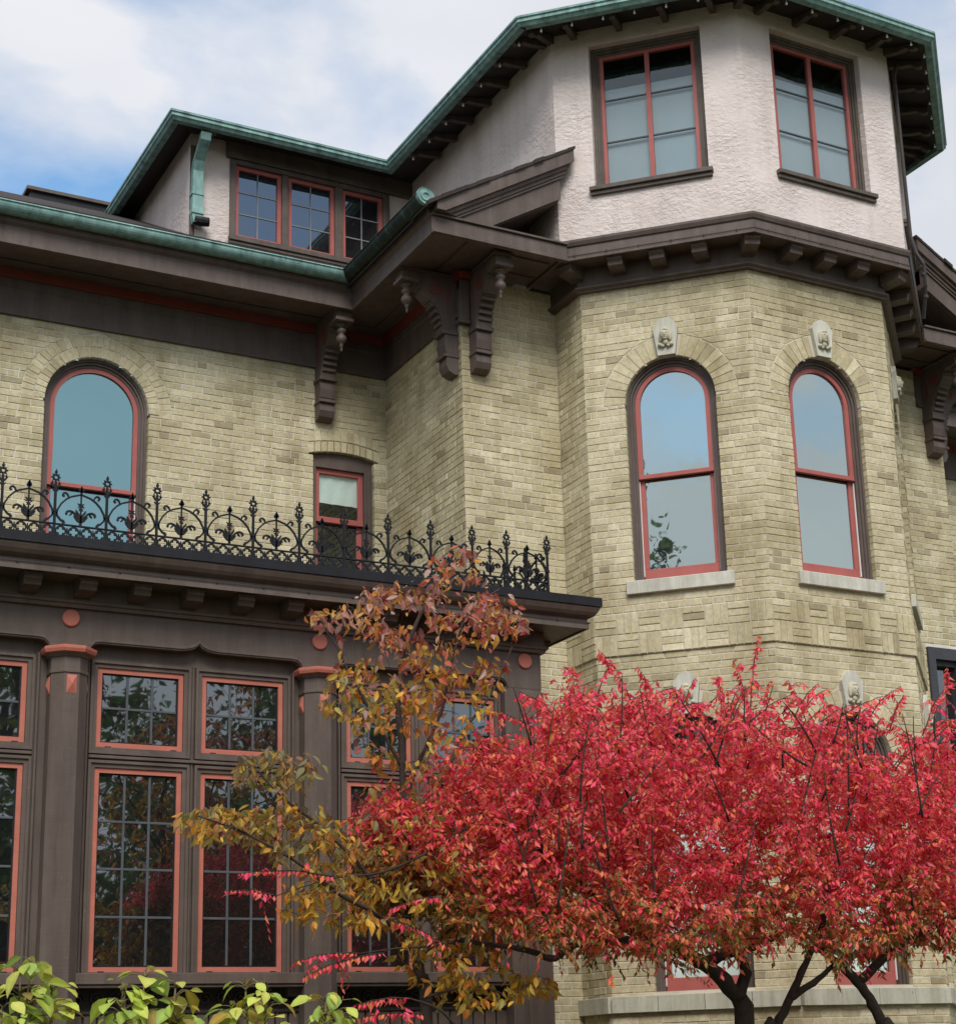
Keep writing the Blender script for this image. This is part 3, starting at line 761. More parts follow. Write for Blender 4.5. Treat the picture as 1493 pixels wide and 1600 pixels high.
# dark framed window on the right-hand front wall
b = MB(); b.strip(fw, [(12.93, 3.6), (12.93, 5.99), (13.46, 5.99), (13.46, 3.6)], [(13.03, 3.6), (13.03, 5.86), (13.40, 5.86), (13.40, 3.6)], -.16, .03)
b.strip(fw, [(13.03, 3.6), (13.03, 5.86), (13.40, 5.86), (13.40, 3.6)], [(13.08, 3.6), (13.08, 5.80), (13.36, 5.80), (13.36, 3.6)], -.16, -.03)
rw = part('side_window', b, 'darkframe', house)
b = MB(); b.box(fw, 13.06, 13.38, 3.6, 5.82, -.13, -.12, 0); part('pane', b, 'glass_sun', rw)

# ------------------------------------------------------------------ eaves of the brick house
OV = .66
left_path = [(-3, Y_MAIN), (X_RET, Y_MAIN), (X_RET, 13.275)]
side_path = [(-3, Y_MAIN), (X_RET, Y_MAIN), (X_RET, Y_FRONT), (X_RET+.34, Y_FRONT)]
mir = lambda path: [(2*XC-x, y) for x, y in path][::-1]
FZ = lambda pts: pts
frieze_prof = [(-.05, 8.86), (.035, 8.86), (.035, 8.90), (.022, 8.905), (.022, 9.14), (.03, 9.15), (.03, 9.24), (-.05, 9.24)]
red_prof = [(-.05, 9.242), (.045, 9.242), (.06, 9.335), (-.05, 9.335)]
soff_prof = [(-.05, 9.337), (.22, 9.337), (.22, 9.352), (.26, 9.352), (.26, 9.337), (OV-.02, 9.30), (OV-.02, 9.37), (-.05, 9.40)]
fasc_prof = [(OV-.018, 9.285), (OV+.012, 9.285), (OV+.012, 9.33), (OV+.002, 9.335), (OV+.002, 9.47), (OV+.03, 9.50), (OV+.05, 9.56), (OV-.018, 9.58)]
for side in (0, 1):
    lp = left_path if side == 0 else mir(left_path); sp = side_path if side == 0 else mir(side_path)
    for nm, path, prof, mt in (('frieze', sp, frieze_prof, 'brown'), ('frieze_band', sp, red_prof, 'deepred'), ('soffit', lp, soff_prof, 'brown'), ('fascia', lp, fasc_prof, 'brown')):
        b = MB(); b.sweep(path, prof); part(nm, b, mt, house)
    # half-round copper gutter with a rolled lip
    gw, gz, gr = OV+.095, 9.62, .085
    prof = []
    for i in range(13):
        t = math.pi+math.pi*i/12; prof.append((gw+gr*math.cos(t), gz+gr*math.sin(t)))
    prof += [(gw+gr+.012, gz+.008), (gw+gr+.004, gz+.022), (gw+gr-.012, gz+.010)]
    for i in range(11, 0, -1):
        t = math.pi+math.pi*i/12; prof.append((gw+(gr-.007)*math.cos(t), gz+(gr-.007)*math.sin(t)))
    gp = [(x, (y if y > 13.3 else 13.21)) for x, y in lp]
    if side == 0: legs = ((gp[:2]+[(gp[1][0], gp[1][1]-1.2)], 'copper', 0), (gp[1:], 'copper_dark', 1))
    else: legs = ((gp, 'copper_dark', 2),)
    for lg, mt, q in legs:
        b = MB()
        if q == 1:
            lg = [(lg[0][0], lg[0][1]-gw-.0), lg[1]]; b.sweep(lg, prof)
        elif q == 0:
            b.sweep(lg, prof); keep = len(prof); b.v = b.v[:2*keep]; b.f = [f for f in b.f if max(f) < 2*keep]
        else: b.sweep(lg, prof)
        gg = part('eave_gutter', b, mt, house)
        if q != 1: gut = gg
    # straps where lengths of gutter join
    b = MB()
    for (ux, uy, du) in ([(x, Y_MAIN, (1, 0)) for x in (-1.2, .8, 2.9, 4.2, 5.75)] if side == 0 else []):
        fs = Frame((ux, uy), du)
        P = []
        for i in range(13):
            t = math.pi+math.pi*i/12; P.append((gw+(gr+.004)*math.cos(t), gz+(gr+.004)*math.sin(t)))
        Q = [(gw+(gr-.004)*math.cos(math.pi+math.pi*i/12), gz+(gr-.004)*math.sin(math.pi+math.pi*i/12)) for i in range(13)]
        for i in range(12):
            b.add([fs(u, P[j][1], P[j][0]) for j in (i, i+1) for u in (0, .025)], [(0, 1, 3, 2)])
    if b.v: part('gutter_strap', b, 'copper', gut)
    # turned end cap facing the street
    xg = X_RET-gw if side == 0 else 2*XC-X_RET+gw
    b = MB(); n = 24
    rings = [(0, .0), (.028, .0), (.032, .012), (.050, .012), (.056, .002), (.078, .004), (.088, .012), (.092, .004), (.092, -.03)]
    P = [Vector((xg+r*math.cos(2*math.pi*j/n), 13.205-w, gz-.0+r*math.sin(2*math.pi*j/n))) for r, w in rings for j in range(n)]
    b.add(P, [(i*n+j, i*n+(j+1) % n, (i+1)*n+(j+1) % n, (i+1)*n+j) for i in range(len(rings)-1) for j in range(n)])
    part('gutter_end_cap', b, 'copper', house)

def mx(x, side): return x if side == 0 else 2*XC-x
# gable return, raking cornice and tympanum, mirrored about the turret
for side in (0, 1):
    def Fm(u, z, w=0): return Vector((mx(u, side), Y_FRONT-w, z))
    xe = corner(0, 2.52).x+.03
    b = MB()
    b.box(Fm, X_RET-OV-.012, xe, 9.285, 9.46, .715, .75)
    b.box(Fm, X_RET-OV-.02, xe, 9.462, 9.485, .69, .775, .003)
    b.box(Fm, X_RET-OV-.008, xe, 9.288, 9.325, .75, .768, .003)
    part('return_fascia', b, 'brown', house)
    b = MB(); b.box(Fm, X_RET+.052, xe, 9.339, 9.40, .0, .713, 0)
    b.box(Fm, X_RET+.15, xe-.1, 9.322, 9.336, .18, .22, 0); b.box(Fm, X_RET+.15, xe-.1, 9.322, 9.336, .52, .56, 0); b.box(Fm, X_RET+.15, X_RET+.19, 9.322, 9.336, .221, .519, 0)
    part('return_soffit', b, 'brown', house)
    # sloped cap of the return with old shingles
    b = MB(); b.prism(lambda y, z, w: Vector((mx(w, side), y, z)), [(13.24, 9.487), (14.02, 9.487), (14.02, 9.62)], X_RET-.45, xe)
    part('return_roof', b, 'shingle', house)
    sl_, zt0, x0 = .603, 9.66, 6.70
    def rake(name, dz0, dz1, w0, w1, mt, xa=6.56, xb=8.10, top=0):
        b = MB(); z = lambda x: zt0+sl_*(x-x0)
        b.prism(Fm, [(xa, z(xa)+dz0), (xb, z(xb)+dz0), (xb+.0, z(xb)+dz1), (xa, z(xa)+dz1)], w0, w1)
        return b
    cut = 6.62
    b = MB(); z = lambda x: zt0+sl_*(x-x0)
    def rk(dz0, dz1, w0, w1, xa, xb):
        zf = 9.488; c0 = x0+(zf-zt0-dz0)/sl_; c1 = x0+(zf-zt0-dz1)/sl_
        q = [(c0, zf), (xb, z(xb)+dz0), (xb, z(xb)+dz1)]
        q += [(xa, z(xa)+dz1), (xa, zf)] if c1 < xa else [(c1, zf)]
        b.prism(Fm, q, w0, w1)
    rk(-.165, -.035, .70, .85, 6.60, 8.135); rk(-.205, -.166, .70, .815, 6.62, 8.10); rk(-.245, -.206, .70, .79, 6.64, 8.07); rk(-.275, -.246, .70, .775, 6.66, 8.05)
    part('rake_crown', b, 'brown', house)
    b = MB(); z9 = 9.488
    xl = x0+(z9+.49-zt0)/sl_
    b.prism(Fm, [(xl, z9), (8.02, z(8.02)-.49), (8.02, z(8.02)-.277), (x0+(z9+.277-zt0)/sl_, z9)], .71, .755)
    part('rake_fascia', b, 'brown', house)
    b = MB(); rr = random.Random(5)
    x = 6.5
    while x < 8.12:          # ragged shingle edge
        l = rr.uniform(.09, .16); d = rr.uniform(-.012, .014)
        b.prism(Fm, [(x, z(x)-.034), (min(x+l, 8.15), z(min(x+l, 8.15))-.034), (min(x+l, 8.15), z(min(x+l, 8.15))+.002+d*.5), (x, z(x)+.006+d*.3)], .5, .87+d); x += l
    o = part('shingle_edge', b, 'shingle', house); o['kind'] = 'stuff'
    b = MB()
    b.prism(lambda y, q, w: Vector((mx(w, side), y, z(w)-.05+q)), [(13.2, 0), (17.2, 0), (17.2, .04), (13.2, .04)], 6.52, 8.1)
    part('gable_roof', b, 'shingle', house)
    b = MB(); b.prism(Fm, [(7.0, 9.40), (8.6, 9.40), (8.6, z(8.6)-.12), (7.0, z(7.0)-.12)], -.02, .03); part('tympanum', b, 'dark', house)
    b = MB(); b.prism(Fm, [(7.50, 9.66), (8.35, 9.66), (8.35, z(8.35)-.5), (7.50, z(7.5)-.5)], .03, .045); part('tympanum_panel', b, 'deepred', house)
    b = MB(); b.prism(Fm, [(7.05, z(7.05)-.5), (8.02, z(8.02)-.5), (8.02, z(8.02)-.44), (7.05, z(7.05)-.44)], .03, .71); part('rake_soffit', b, 'brown', house)

# main slope behind the gutter, and the curb beyond the ridge
MS = .565
zr = lambda y: 9.66+MS*(y-15.05)
b = MB()
b.add([Vector((-3, 15.05, zr(15.05))), Vector((6.6, 15.05, zr(15.05))), Vector((8.2, 16.7, zr(16.7))), Vector((8.2, 19.2, zr(19.2))), Vector((-3, 19.2, zr(19.2)))], [(0, 1, 2, 3, 4)])
b.add([Vector((-3, 19.2, zr(19.2))), Vector((9, 19.2, zr(19.2))), Vector((9, 23, zr(17))), Vector((-3, 23, zr(17)))], [(0, 1, 2, 3)])
part('main_roof', b, 'shingle', house)
b = MB(); rr = random.Random(8)
for k in range(8):
    y0 = 15.08+k*.14; x = -3+(k % 2)*.08
    while x < 6.35+k*.14:
        w = rr.uniform(.10, .19); dy = rr.uniform(-.012, .012); t = rr.uniform(.008, .016)
        ya, yb = y0+dy, y0+.17
        P = [Vector((xx, yy, zr(yy)+hh)) for (yy, hh) in ((ya, .002), (ya, .004+t), (yb, .004)) for xx in (x+.003, min(x+w, 6.45+k*.14)-.003)]
        b.add(P, [(0, 1, 3, 2), (2, 3, 5, 4), (0, 2, 4), (1, 5, 3)])
        x += w
o = part('shingles', b, 'shingle', house); o['kind'] = 'stuff'

# attic: eave level, dormer, stucco side wall
ZE = 11.74; XE, YE = 7.556, 16.307; XDL = 4.995
YD, XD0 = 16.74, 5.34; XS = corner(0, 2.51).x
fd = Frame((0, YD), (1, 0))
b = MB(); zb = zr(YD)-.03
b.box(fd, XD0, 5.80, zb, 11.87, -.3, 0, 0); b.box(fd, 5.80, 7.74, zb, 10.655, -.3, 0, 0); b.box(fd, 7.74, XS, zb, 11.72, -.3, 0, 0); b.box(fd, 5.80, 7.74, 11.65, 11.72, -.3, 0, 0)
b.prism(lambda y, z, w: Vector((w, y, z)), [(YD+.3, zr(YD+.3)-.1), (19.2, zr(19.2)-.1), (19.2, 11.87), (YD+.3, 11.87)], XD0, XD0+.2)
part('dormer_wall', b, 'stucco', house)
b = MB()
b.prism(lambda y, z, w: Vector((w, y, z)), [(corner(0, 2.51).y, 9.5), (YD, 9.5), (YD, 11.88), (corner(0, 2.51).y, 11.88)], XS, XS+.2)
part('stucco_wall', b, 'stucco', house); b = MB()
xs2 = 2*XC-XS
b.prism(lambda y, z, w: Vector((w, y, z)), [(corner(0, 2.51).y, 9.5), (20, 9.5), (20, 11.88), (corner(0, 2.51).y, 11.88)], xs2-.2, xs2)
part('stucco_wall', b, 'stucco', house)
# dormer window group
b = MB()
b.box(fd, 5.80, 5.865, 10.655, 11.65, -.12, .03); b.box(fd, 6.42, 6.50, 10.66, 11.60, -.12, .025); b.box(fd, 7.07, 7.165, 10.66, 11.60, -.12, .025); b.box(fd, 7.68, 7.76, 10.655, 11.65, -.12, .03)
b.box(fd, 5.866, 7.679, 11.60, 11.655, -.12, .032); b.box(fd, 5.79, 7.78, 10.64, 10.70, -.12, .06); b.box(fd, 5.79, 7.78, 10.60, 10.64, 0, .04)
dw = part('dormer_window', b, 'brown3', house)
for (a0, a1) in ((5.866, 6.419), (6.501, 7.069), (7.166, 7.679)):
    z0, z1 = 10.702, 11.598; t = .045
    b = MB(); b.strip(fd, [(a0, z0), (a0, z1), (a1, z1), (a1, z0)], [(a0+t, z0+t), (a0+t, z1-t), (a1-t, z1-t), (a1-t, z0+t)], -.06, -.01, True)
    part('sash', b, 'red', dw)
    b = MB(); um = (a0+a1)/2
    b.box(fd, um-.006, um+.006, z0+t, z1-t, -.045, -.028, 0)
    for k in (1, 2): zz = z0+t+(z1-z0-2*t)*k/3; b.box(fd, a0+t, a1-t, zz-.006, zz+.006, -.046, -.027, 0)
    part('muntin', b, 'lead2', dw)
    for k in range(3):
        for j in range(2):
            ua = a0+t if j == 0 else um; ub = um if j == 0 else a1-t; za = z0+t+(z1-z0-2*t)*k/3; zbb = z0+t+(z1-z0-2*t)*(k+1)/3
            b = MB(); b.box(fd, ua, ub, za, zbb, -.042, -.036, 0); part('pane', b, 'glass_dorm', dw)
# upper roof: one eave level all round
def eave_gutter(path, parent):
    b = MB()
    b.sweep(path, [(-.09, 11.735), (-.02, 11.735), (.0, 11.762), (.016, 11.772), (.016, 11.803), (.030, 11.814), (.030, 11.832), (-.09, 11.832)])
    return part('roof_gutter', b, 'copper', parent)
Lt = corner(0, 3.045)
eave_gutter([(XDL, 19.2), (XDL, YE), (XE, YE), (XE, Lt.y)], house)
eave_gutter([(2*XC-XE, Lt.y), (2*XC-XE, 19.0)], house)
b = MB()   # board soffit and roof plane over dormer and wing
RE_ = 3.045
def slab(q):
    b = MB(); b.add([Vector(p) for p in q]+[Vector(p)+Vector((0, 0, .025)) for p in q], [(3, 2, 1, 0), (4, 5, 6, 7), (0, 1, 5, 4), (1, 2, 6, 5), (2, 3, 7, 6), (3, 0, 4, 7)]); part('eave_boards', b, 'dark', house)
for sg in (0, 1):
    m_ = (lambda x: x) if sg == 0 else (lambda x: 2*XC-x)
    slab([(m_(corner(0, RE_-.075).x), corner(0, RE_-.075).y, 11.785), (m_(XE+.08), YE+.08, 11.785), (m_(XS+.06), YE+.09+.42, 11.885), (m_(corner(0, 2.45).x), corner(0, 2.45).y, 11.885)])
slab([(XE+.08, YE+.08, 11.785), (XDL+.08, YE+.08, 11.785), (XD0+.06, YD+.06, 11.885), (XS+.06, YD+.06, 11.885)])
slab([(XDL+.08, YE+.08, 11.785), (XDL+.08, 19.2, 11.785), (XD0+.06, 19.2, 11.885), (XD0+.06, YD+.06, 11.885)])
slab([(2*XC-XE-.09, YE+.09, 11.785), (2*XC-XE-.09, 19.2, 11.785), (2*XC-XS-.06, 19.2, 11.885), (2*XC-XS-.06, YE+.5, 11.885)])
b = MB(); zt = 11.836
b.add([Vector((XDL-.03, 19.2, zt)), Vector((XDL-.03, YE-.03, zt)), Vector((XE-.03, YE-.03, zt)), Vector((XE-.03, Lt.y, zt)), Vector((2*XC-XE+.03, Lt.y, zt)), Vector((2*XC-XE+.03, 23, zt)), Vector((XDL-.03, 23, zt)), Vector((8.2, 19, 13.0)), Vector((12, 18, 13.6))],
      [(0, 1, 7), (1, 2, 7), (2, 3, 8, 7), (3, 4, 8), (4, 5, 8), (5, 6, 7, 8), (6, 0, 7)])
part('upper_roof', b, 'shingle', house)
# dormer frieze board under the eave
b = MB(); b.box(fd, 5.75, XS, 11.66, 11.86, .0, .055); b.box(fd, XD0, XD0+.06, zr(YD), 11.72, .0, .006, 0); part('dormer_frieze', b, 'brown3', house)
# rafter tails
def tail_mesh(L_=.385):
    b = MB(); pr_ = [(a, z-.235*a) for a, z in [(0, 0), (L_-.01, 0), (L_, -.010), (L_, -.055), (L_-.03, -.075), (L_-.075, -.07), (L_-.11, -.045), (L_*.45, -.07), (0, -.09)]]
    b.prism(lambda a, z, w: Vector((w, -a, z)), pr_, -.03, .03); return b.mesh('rafter_tail', M['brown3'])
tm = tail_mesh()
def tail(parent, p, outdir):
    d = Vector((outdir[0], outdir[1])).normalized()
    inst('rafter_tail', tm, parent, Matrix(((-d.y, -d.x, 0, p[0]), (d.x, -d.y, 0, p[1]), (0, 0, 1, 11.878), (0, 0, 0, 1))))
y = 13.45
while y < 16.0: tail(house, (XS-.02, y), (-1, 0)); tail(house, (2*XC-XS+.02, y), (1, 0)); y += .41
x = 5.5
while x < 7.5: tail(house, (x, YD+.05), (0, -1)); x += 2.4
# downspout on the dormer
b = MB(); q = [fd(5.40, 11.70, .33), fd(5.40, 11.62, .30), fd(5.395, 11.46, .12), fd(5.40, 11.36, .07), fd(5.40, 10.80, .07), fd(5.41, 10.72, .085)]
def rect_tube(b, pts, hx, hy):
    P = []
    for p in pts: P += [p+Vector((sx*hx, sy*hy, 0)) for sx, sy in ((-1, -1), (1, -1), (1, 1), (-1, 1))]
    F = [(4*i+k, 4*i+(k+1) % 4, 4*i+4+(k+1) % 4, 4*i+4+k) for i in range(len(pts)-1) for k in range(4)]
    F += [(0, 1, 2, 3), tuple(4*(len(pts)-1)+k for k in range(4))]; b.add(P, F)
rect_tube(b, q, .058, .042)
b.box(fd, 5.33, 5.47, 11.06, 11.09, .015, .12, .003); b.box(fd, 5.335, 5.47, 10.83, 10.90, .015, .125, .003)
dsp = part('downspout', b, 'copper', house)
b = MB(); b.tube([fd(5.37, 10.76, .09), fd(5.43, 10.75, .10), fd(5.53, 10.755, .11)], [.05, .055, .052], 10); part('outlet', b, 'flash', dsp)
# low dark curb on the far roof
b = MB(); fc = Frame((0, 19.9), (1, 0))
pA = at(38, 318, 19.9); pB = at(60, 300, 19.9)
b.prism(fc, [(pA.x, pA.z-.4), (pA.x, pA.z), (pA.x+.08, pB.z), (6.0, pB.z-.01), (6.0, pA.z-.4)], -1.2, 0)
o = part('roof_curb', b, 'flash', house)
b = MB(); b.box(fc, pA.x+.02, 6.0, pB.z, pB.z+.05, -1.25, .04); part('curb_cap', b, 'brown3', o)

# ------------------------------------------------------------------ eave brackets
def bracket_meshes():
    b = MB()
    # side outline: a = distance out of the wall, z down from the soffit
    out = [(0, 0), (.60, 0), (.60, -.11), (.565, -.13), (.43, -.13), (.40, -.16), (.385, -.22), (.34, -.27), (.27, -.33), (.205, -.42), (.175, -.52),
           (.17, -.60), (.135, -.62), (.15, -.66), (.16, -.74), (.145, -.83), (.115, -.86), (.135, -.90), (.14, -.97), (.11, -1.03), (.05, -1.06), (0, -1.06)]
    b.prism(lambda a, z, w: Vector((w, -a, z)), out, -.085, .085)
    b.box(lambda u, z, w: Vector((u, -w, z)), -.105, .105, -.03, 0, .0, .63, .003)
    b.box(lambda u, z, w: Vector((u, -w, z)), -.10, .10, -.145, -.11, .42, .62, .003)
    b.box(lambda u, z, w: Vector((u, -w, z)), -.10, .10, -.645, -.605, .0, .185, .003)
    b.box(lambda u, z, w: Vector((u, -w, z)), -.095, .095, -.885, -.85, .0, .165, .003)
    for i in range(7):       # reeded hollow
        t = i/6; a = .40-.22*t**.7; z = -.17-.36*t
        b.box(lambda u, zz, w: Vector((u, -w, zz)), -.075, .075, z-.020, z+.014, a-.06, a+.018, .003)
    me = b.mesh('bracket', M['brown'])
    p = MB(); p.lathe((0, -.52), [(.02, -.145), (.055, -.15), (.055, -.165), (.03, -.18), (.028, -.20), (.05, -.215), (.052, -.235), (.035, -.255), (.03, -.27), (.05, -.29), (.058, -.32), (.05, -.345), (.026, -.365), (.02, -.375), (.024, -.39), (.012, -.405), (.010, -.43), (.014, -.44), (.008, -.455), (.001, -.46)][::-1], 12)
    pm = p.mesh('pendant', M['brown'], smooth=True)
    # scroll cut into each cheek, painted red
    sms = []
    for sg in (-1, 1):
        s_ = MB(); pts = []
        for i in range(22):
            t = i/21*1.6*2*math.pi; r = .075-.052*i/21
            pts.append((.255+r*math.cos(t+2.2), -.18+r*math.sin(t+2.2)))
        s_.ribbon(lambda a, z, w: Vector((w, -a, z)), pts, [.012+.012*(1-i/21) for i in range(22)], sg*.0835, sg*.0885)
        sms.append(s_.mesh('scroll', M['deepred'])); s_ = MB()
        s_.ribbon(lambda a, z, w: Vector((w, -a, z)), [(.10, -.12), (.115, -.22), (.12, -.32), (.105, -.42)], [.01, .02, .02, .006], sg*.0835, sg*.0885)
        sms.append(s_.mesh('cheek_groove', M['deepred']))
    return me, pm, sms
bme, pme, sme = bracket_meshes()
def bracket(fr, u, parent=house):
    o = inst('bracket', bme, parent, fr.mat(u, 9.318, .0))
    for n, m in [('pendant', pme)]+[(q.name.split('.')[0], q) for q in sme]:
        c = bpy.data.objects.new(n, m); C.objects.link(c); c.parent = o
bracket(fm, 6.53); bracket(fr_, Y_MAIN-Y_FRONT-.15); bracket(fw, X_RET+.17); bracket(fw, X_RW-.17); bracket(frr, .15)
bracket(fm, -.6)
# boxed post at the corner between the paired brackets
b = MB(); b.box(fw, X_RET-.03, X_RET+.075, 8.78, 9.24, -.02, .05); b.box(fw, X_RET-.05, X_RET+.08, 8.77, 8.81, -.02, .065); part('corner_block', b, 'brown', house)
b = MB(); b.box(fw, X_RET-.045, X_RET+.08, 9.245, 9.315, -.02, .11); part('corner_block_cap', b, 'deepred', house)

# ------------------------------------------------------------------ turret: cornice, stucco storey, roof
pl = turret_plan(RB)
for nm, prof, mt in (('cornice_frieze', [(-.04, 9.085), (.05, 9.085), (.05, 9.10), (.085, 9.115), (.085, 9.13), (.06, 9.14), (.045, 9.145), (.045, 9.36), (-.04, 9.36)], 'brown'),
                     ('cornice_shelf', [(.046, 9.335), (.30, 9.335), (.30, 9.42), (.046, 9.42)], 'brown'),
                     ('cornice_fascia', [(.301, 9.315), (.325, 9.315), (.325, 9.345), (.315, 9.35), (.315, 9.455), (.33, 9.465), (.345, 9.50), (.345, 9.525), (.20, 9.545), (.20, 9.46), (.301, 9.44)], 'brown')):
    b = MB(); b.sweep(pl, prof); part(nm, b, mt, turret)
def modillion_mesh(name, mt, d=.235, w=.075, h=.10):
    b = MB()
    b.prism(lambda a, z, ww: Vector((ww, -a, z)), [(0, 0), (d, 0), (d, -.045), (d-.015, -.055), (d-.025, -.068), (d-.03, -h), (.02, -h-.02), (0, -h-.03)], -w, w)
    b.box(lambda u, z, ww: Vector((u, -ww, z)), -w-.012, w+.012, -.018, 0, 0, d+.012, .002)
    return b.mesh(name, M[mt])
mm = modillion_mesh('modillion', 'brown')
for fr in (f2, f3, f4):
    for k in (1, 2, 3): inst('modillion', mm, turret, fr.mat(FL*k/4, 9.333, .046))
for k in range(4):
    c = corner(k, RB); d = (c-Vector((XC, YC))).normalized(); fq = Frame(c, (-d.y, d.x))
    inst('modillion', mm, turret, fq.mat(0, 9.333, .05))
RS = 2.51; SL = 2*RS*math.sin(math.pi/8)
g2 = Frame(corner(0, RS), (S2, -S2)); g3 = Frame(corner(1, RS), (1, 0)); g4 = Frame(corner(2, RS), (S2, S2)); g5 = Frame(corner(3, RS), (0, 1))
WU0, WU1, WZ0, WZ1 = SL/2-.575, SL/2+.575, 10.07, 11.68
b = MB()
for fr in (g2, g3, g4):
    d = .11
    b.box(fr, 0, WU0, 9.52, 11.88, -d, 0, 0); b.box(fr, WU1, SL, 9.52, 11.88, -d, 0, 0); b.box(fr, WU0, WU1, 9.52, WZ0, -d, 0, 0); b.box(fr, WU0, WU1, WZ1, 11.88, -d, 0, 0)
b.box(g5, 0, .5, 9.52, 11.88, -.11, 0, 0)
part('stucco_wall', b, 'stucco', turret)
def casement(fr):
    b = MB()
    A = [(WU0, WZ0), (WU0, WZ1), (WU1, WZ1), (WU1, WZ0)]
    ins = lambda d: [(WU0+d, WZ0), (WU0+d, WZ1-d), (WU1-d, WZ1-d), (WU1-d, WZ0)]
    b.strip(fr, A, ins(.035), -.16, -.075); b.strip(fr, ins(.035), ins(.06), -.16, -.09); b.strip(fr, ins(.06), ins(.085), -.16, -.105)
    w = part('casement_window', b, 'brown3', turret)
    b = MB(); b.box(fr, WU0-.045, WU1+.045, WZ0-.045, WZ0-.0, -.14, .06); b.box(fr, WU0-.035, WU1+.035, WZ0-.085, WZ0-.046, -.02, .035)
    part('sill', b, 'brown3', w)
    um = SL/2; a0, a1 = WU0+.086, WU1-.086; z0, z1 = WZ0+.003, WZ1-.086; t = .035
    for (p0, p1) in ((a0, um-.0005), (um+.0005, a1)):
        tl, tr = (t, .022) if p0 == a0 else (.022, t)
        b = MB(); b.strip(fr, [(p0, z0), (p0, z1), (p1, z1), (p1, z0)], [(p0+tl, z0+t+.02), (p0+tl, z1-t), (p1-tr, z1-t), (p1-tr, z0+t+.02)], -.15, -.11, True)
        part('sash', b, 'red', w)
        lz = [z0+t+.02, 10.625, 11.10, z1-t]
        for k in range(3):
            b = MB(); b.box(fr, p0+tl, p1-tr, lz[k]+.004, lz[k+1]-.004, -.138, -.132, 0); part('pane', b, 'glass_attic', w)
        for k in (1, 2):
            b = MB(); b.box(fr, p0+tl, p1-tr, lz[k]-.007, lz[k]+.007, -.145, -.125, 0); part('glazing_bar', b, 'lead', w)
    # grey roller shade behind the lower panes and a dark room above it
    b = MB(); b.box(fr, a0, a1, z0-.02, 11.24, -.172, -.166, 0); part('shade', b, 'shade', w)
    b = MB(); b.box(fr, WU0-.1, WU1+.1, WZ0-.1, WZ1+.1, -.7, -.68, 0); part('room_back', b, 'inside', w)
    b = MB(); b.box(fr, WU0-.02, WU1+.02, WZ1+.01, WZ1+.03, -.679, -.165, 0); part('room_ceiling', b, 'inside', w)
M['shade'] = paint('grey_shade', (.35, .372, .41), (.315, .335, .365), rough=.9, scale=2, bump=.1)
for fr in (g2, g3, g4): casement(fr)
RE = 3.045
ep = [tuple(corner(k, RE)) for k in range(4)]
o = eave_gutter([(corner(0, RE).x, corner(0, RE).y+.002)]+ep+[(corner(3, RE).x, corner(3, RE).y+.002)], turret)
b = MB(); c8 = [corner(k, RE-.075) for k in range(4)]
ci = [corner(k, RS-.06) for k in range(4)]
for k in range(3):
    q = [(c8[k], 11.785), (c8[k+1], 11.785), (ci[k+1], 11.885), (ci[k], 11.885)]
    b.add([Vector((c.x, c.y, z_)) for c, z_ in q]+[Vector((c.x, c.y, z_+.025)) for c, z_ in q], [(3, 2, 1, 0), (4, 5, 6, 7), (0, 1, 5, 4), (1, 2, 6, 5), (2, 3, 7, 6), (3, 0, 4, 7)])
part('eave_boards', b, 'dark', turret)
b = MB(); P = [Vector((*corner(k, RE+.03), 11.836)) for k in range(4)]+[Vector((XC, YC, 13.3))]; b.add(P, [(0, 1, 4), (1, 2, 4), (2, 3, 4), (3, 0, 4)]); part('turret_roof', b, 'shingle', turret)
for fr in (g2, g3, g4):
    for k in range(4): tail(turret, fr(SL*(k+.5)/4, 0, -.03)[:2], fr.n)
for k in range(4):
    c = corner(k, RS-.03); tail(turret, c, (c-Vector((XC, YC))))
# strung bulbs under the eave
bm_ = MB(); bm_.ball((0, 0, 0), .013, 8); bm_.tube([Vector((0, 0, .012)), Vector((0, 0, .035))], .006, 6)
bulb = bm_.mesh('light_bulb', M['bulb'], smooth=True)
for fr, L_ in ((Frame(corner(0, 2.93), (S2, -S2)), 2.24), (Frame(corner(1, 2.93), (1, 0)), 2.24), (Frame(corner(2, 2.93), (S2, S2)), 2.24)):
    for k in range(7): inst('light_bulb', bulb, turret, fr.mat(L_*(k+.5)/7, 11.70, 0))
for k in range(7): inst('light_bulb', bulb, house, Matrix.Translation(Vector((XE+.14, 13.4+k*.42, 11.70))))
clip_ = MB(); clip_.box(LOCAL, -.006, .006, -.010, .012, 0, .012, .002); clipm = clip_.mesh('cable_clip', M['dark'])
for frs, owner, w_, zc in (((f2, f3), turret, .332, 9.352), ):
    pass
b = MB(); b.sweep(turret_plan(RB), [(.326, 9.352), (.334, 9.352), (.334, 9.360), (.326, 9.360)]); cab = part('cable', b, 'dark', turret)
for fr in (f2, f3, f4):
    for k in range(6): inst('cable_clip', clipm, turret, fr.mat(-.13+(FL+.26)*(k+.5)/6, 9.356, .326))
# rain pipe down the far side of the turret
b = MB(); q = [g4(.12, 11.75, .10), g4(.12, 11.6, .06), g4(.12, 9.75, .06), g4(.12, 9.55, .10), g4(.12, 9.42, .16), g4(.16, 9.2, .16), g4(.30, 8.9, .10)]
b.tube(q, .02, 8)
for z in (9.3, 9.05): b.tube([g4(.14, z, .15), g4(.14, z+.03, .15)], .027, 8)
part('rain_pipe', b, 'dark', turret)
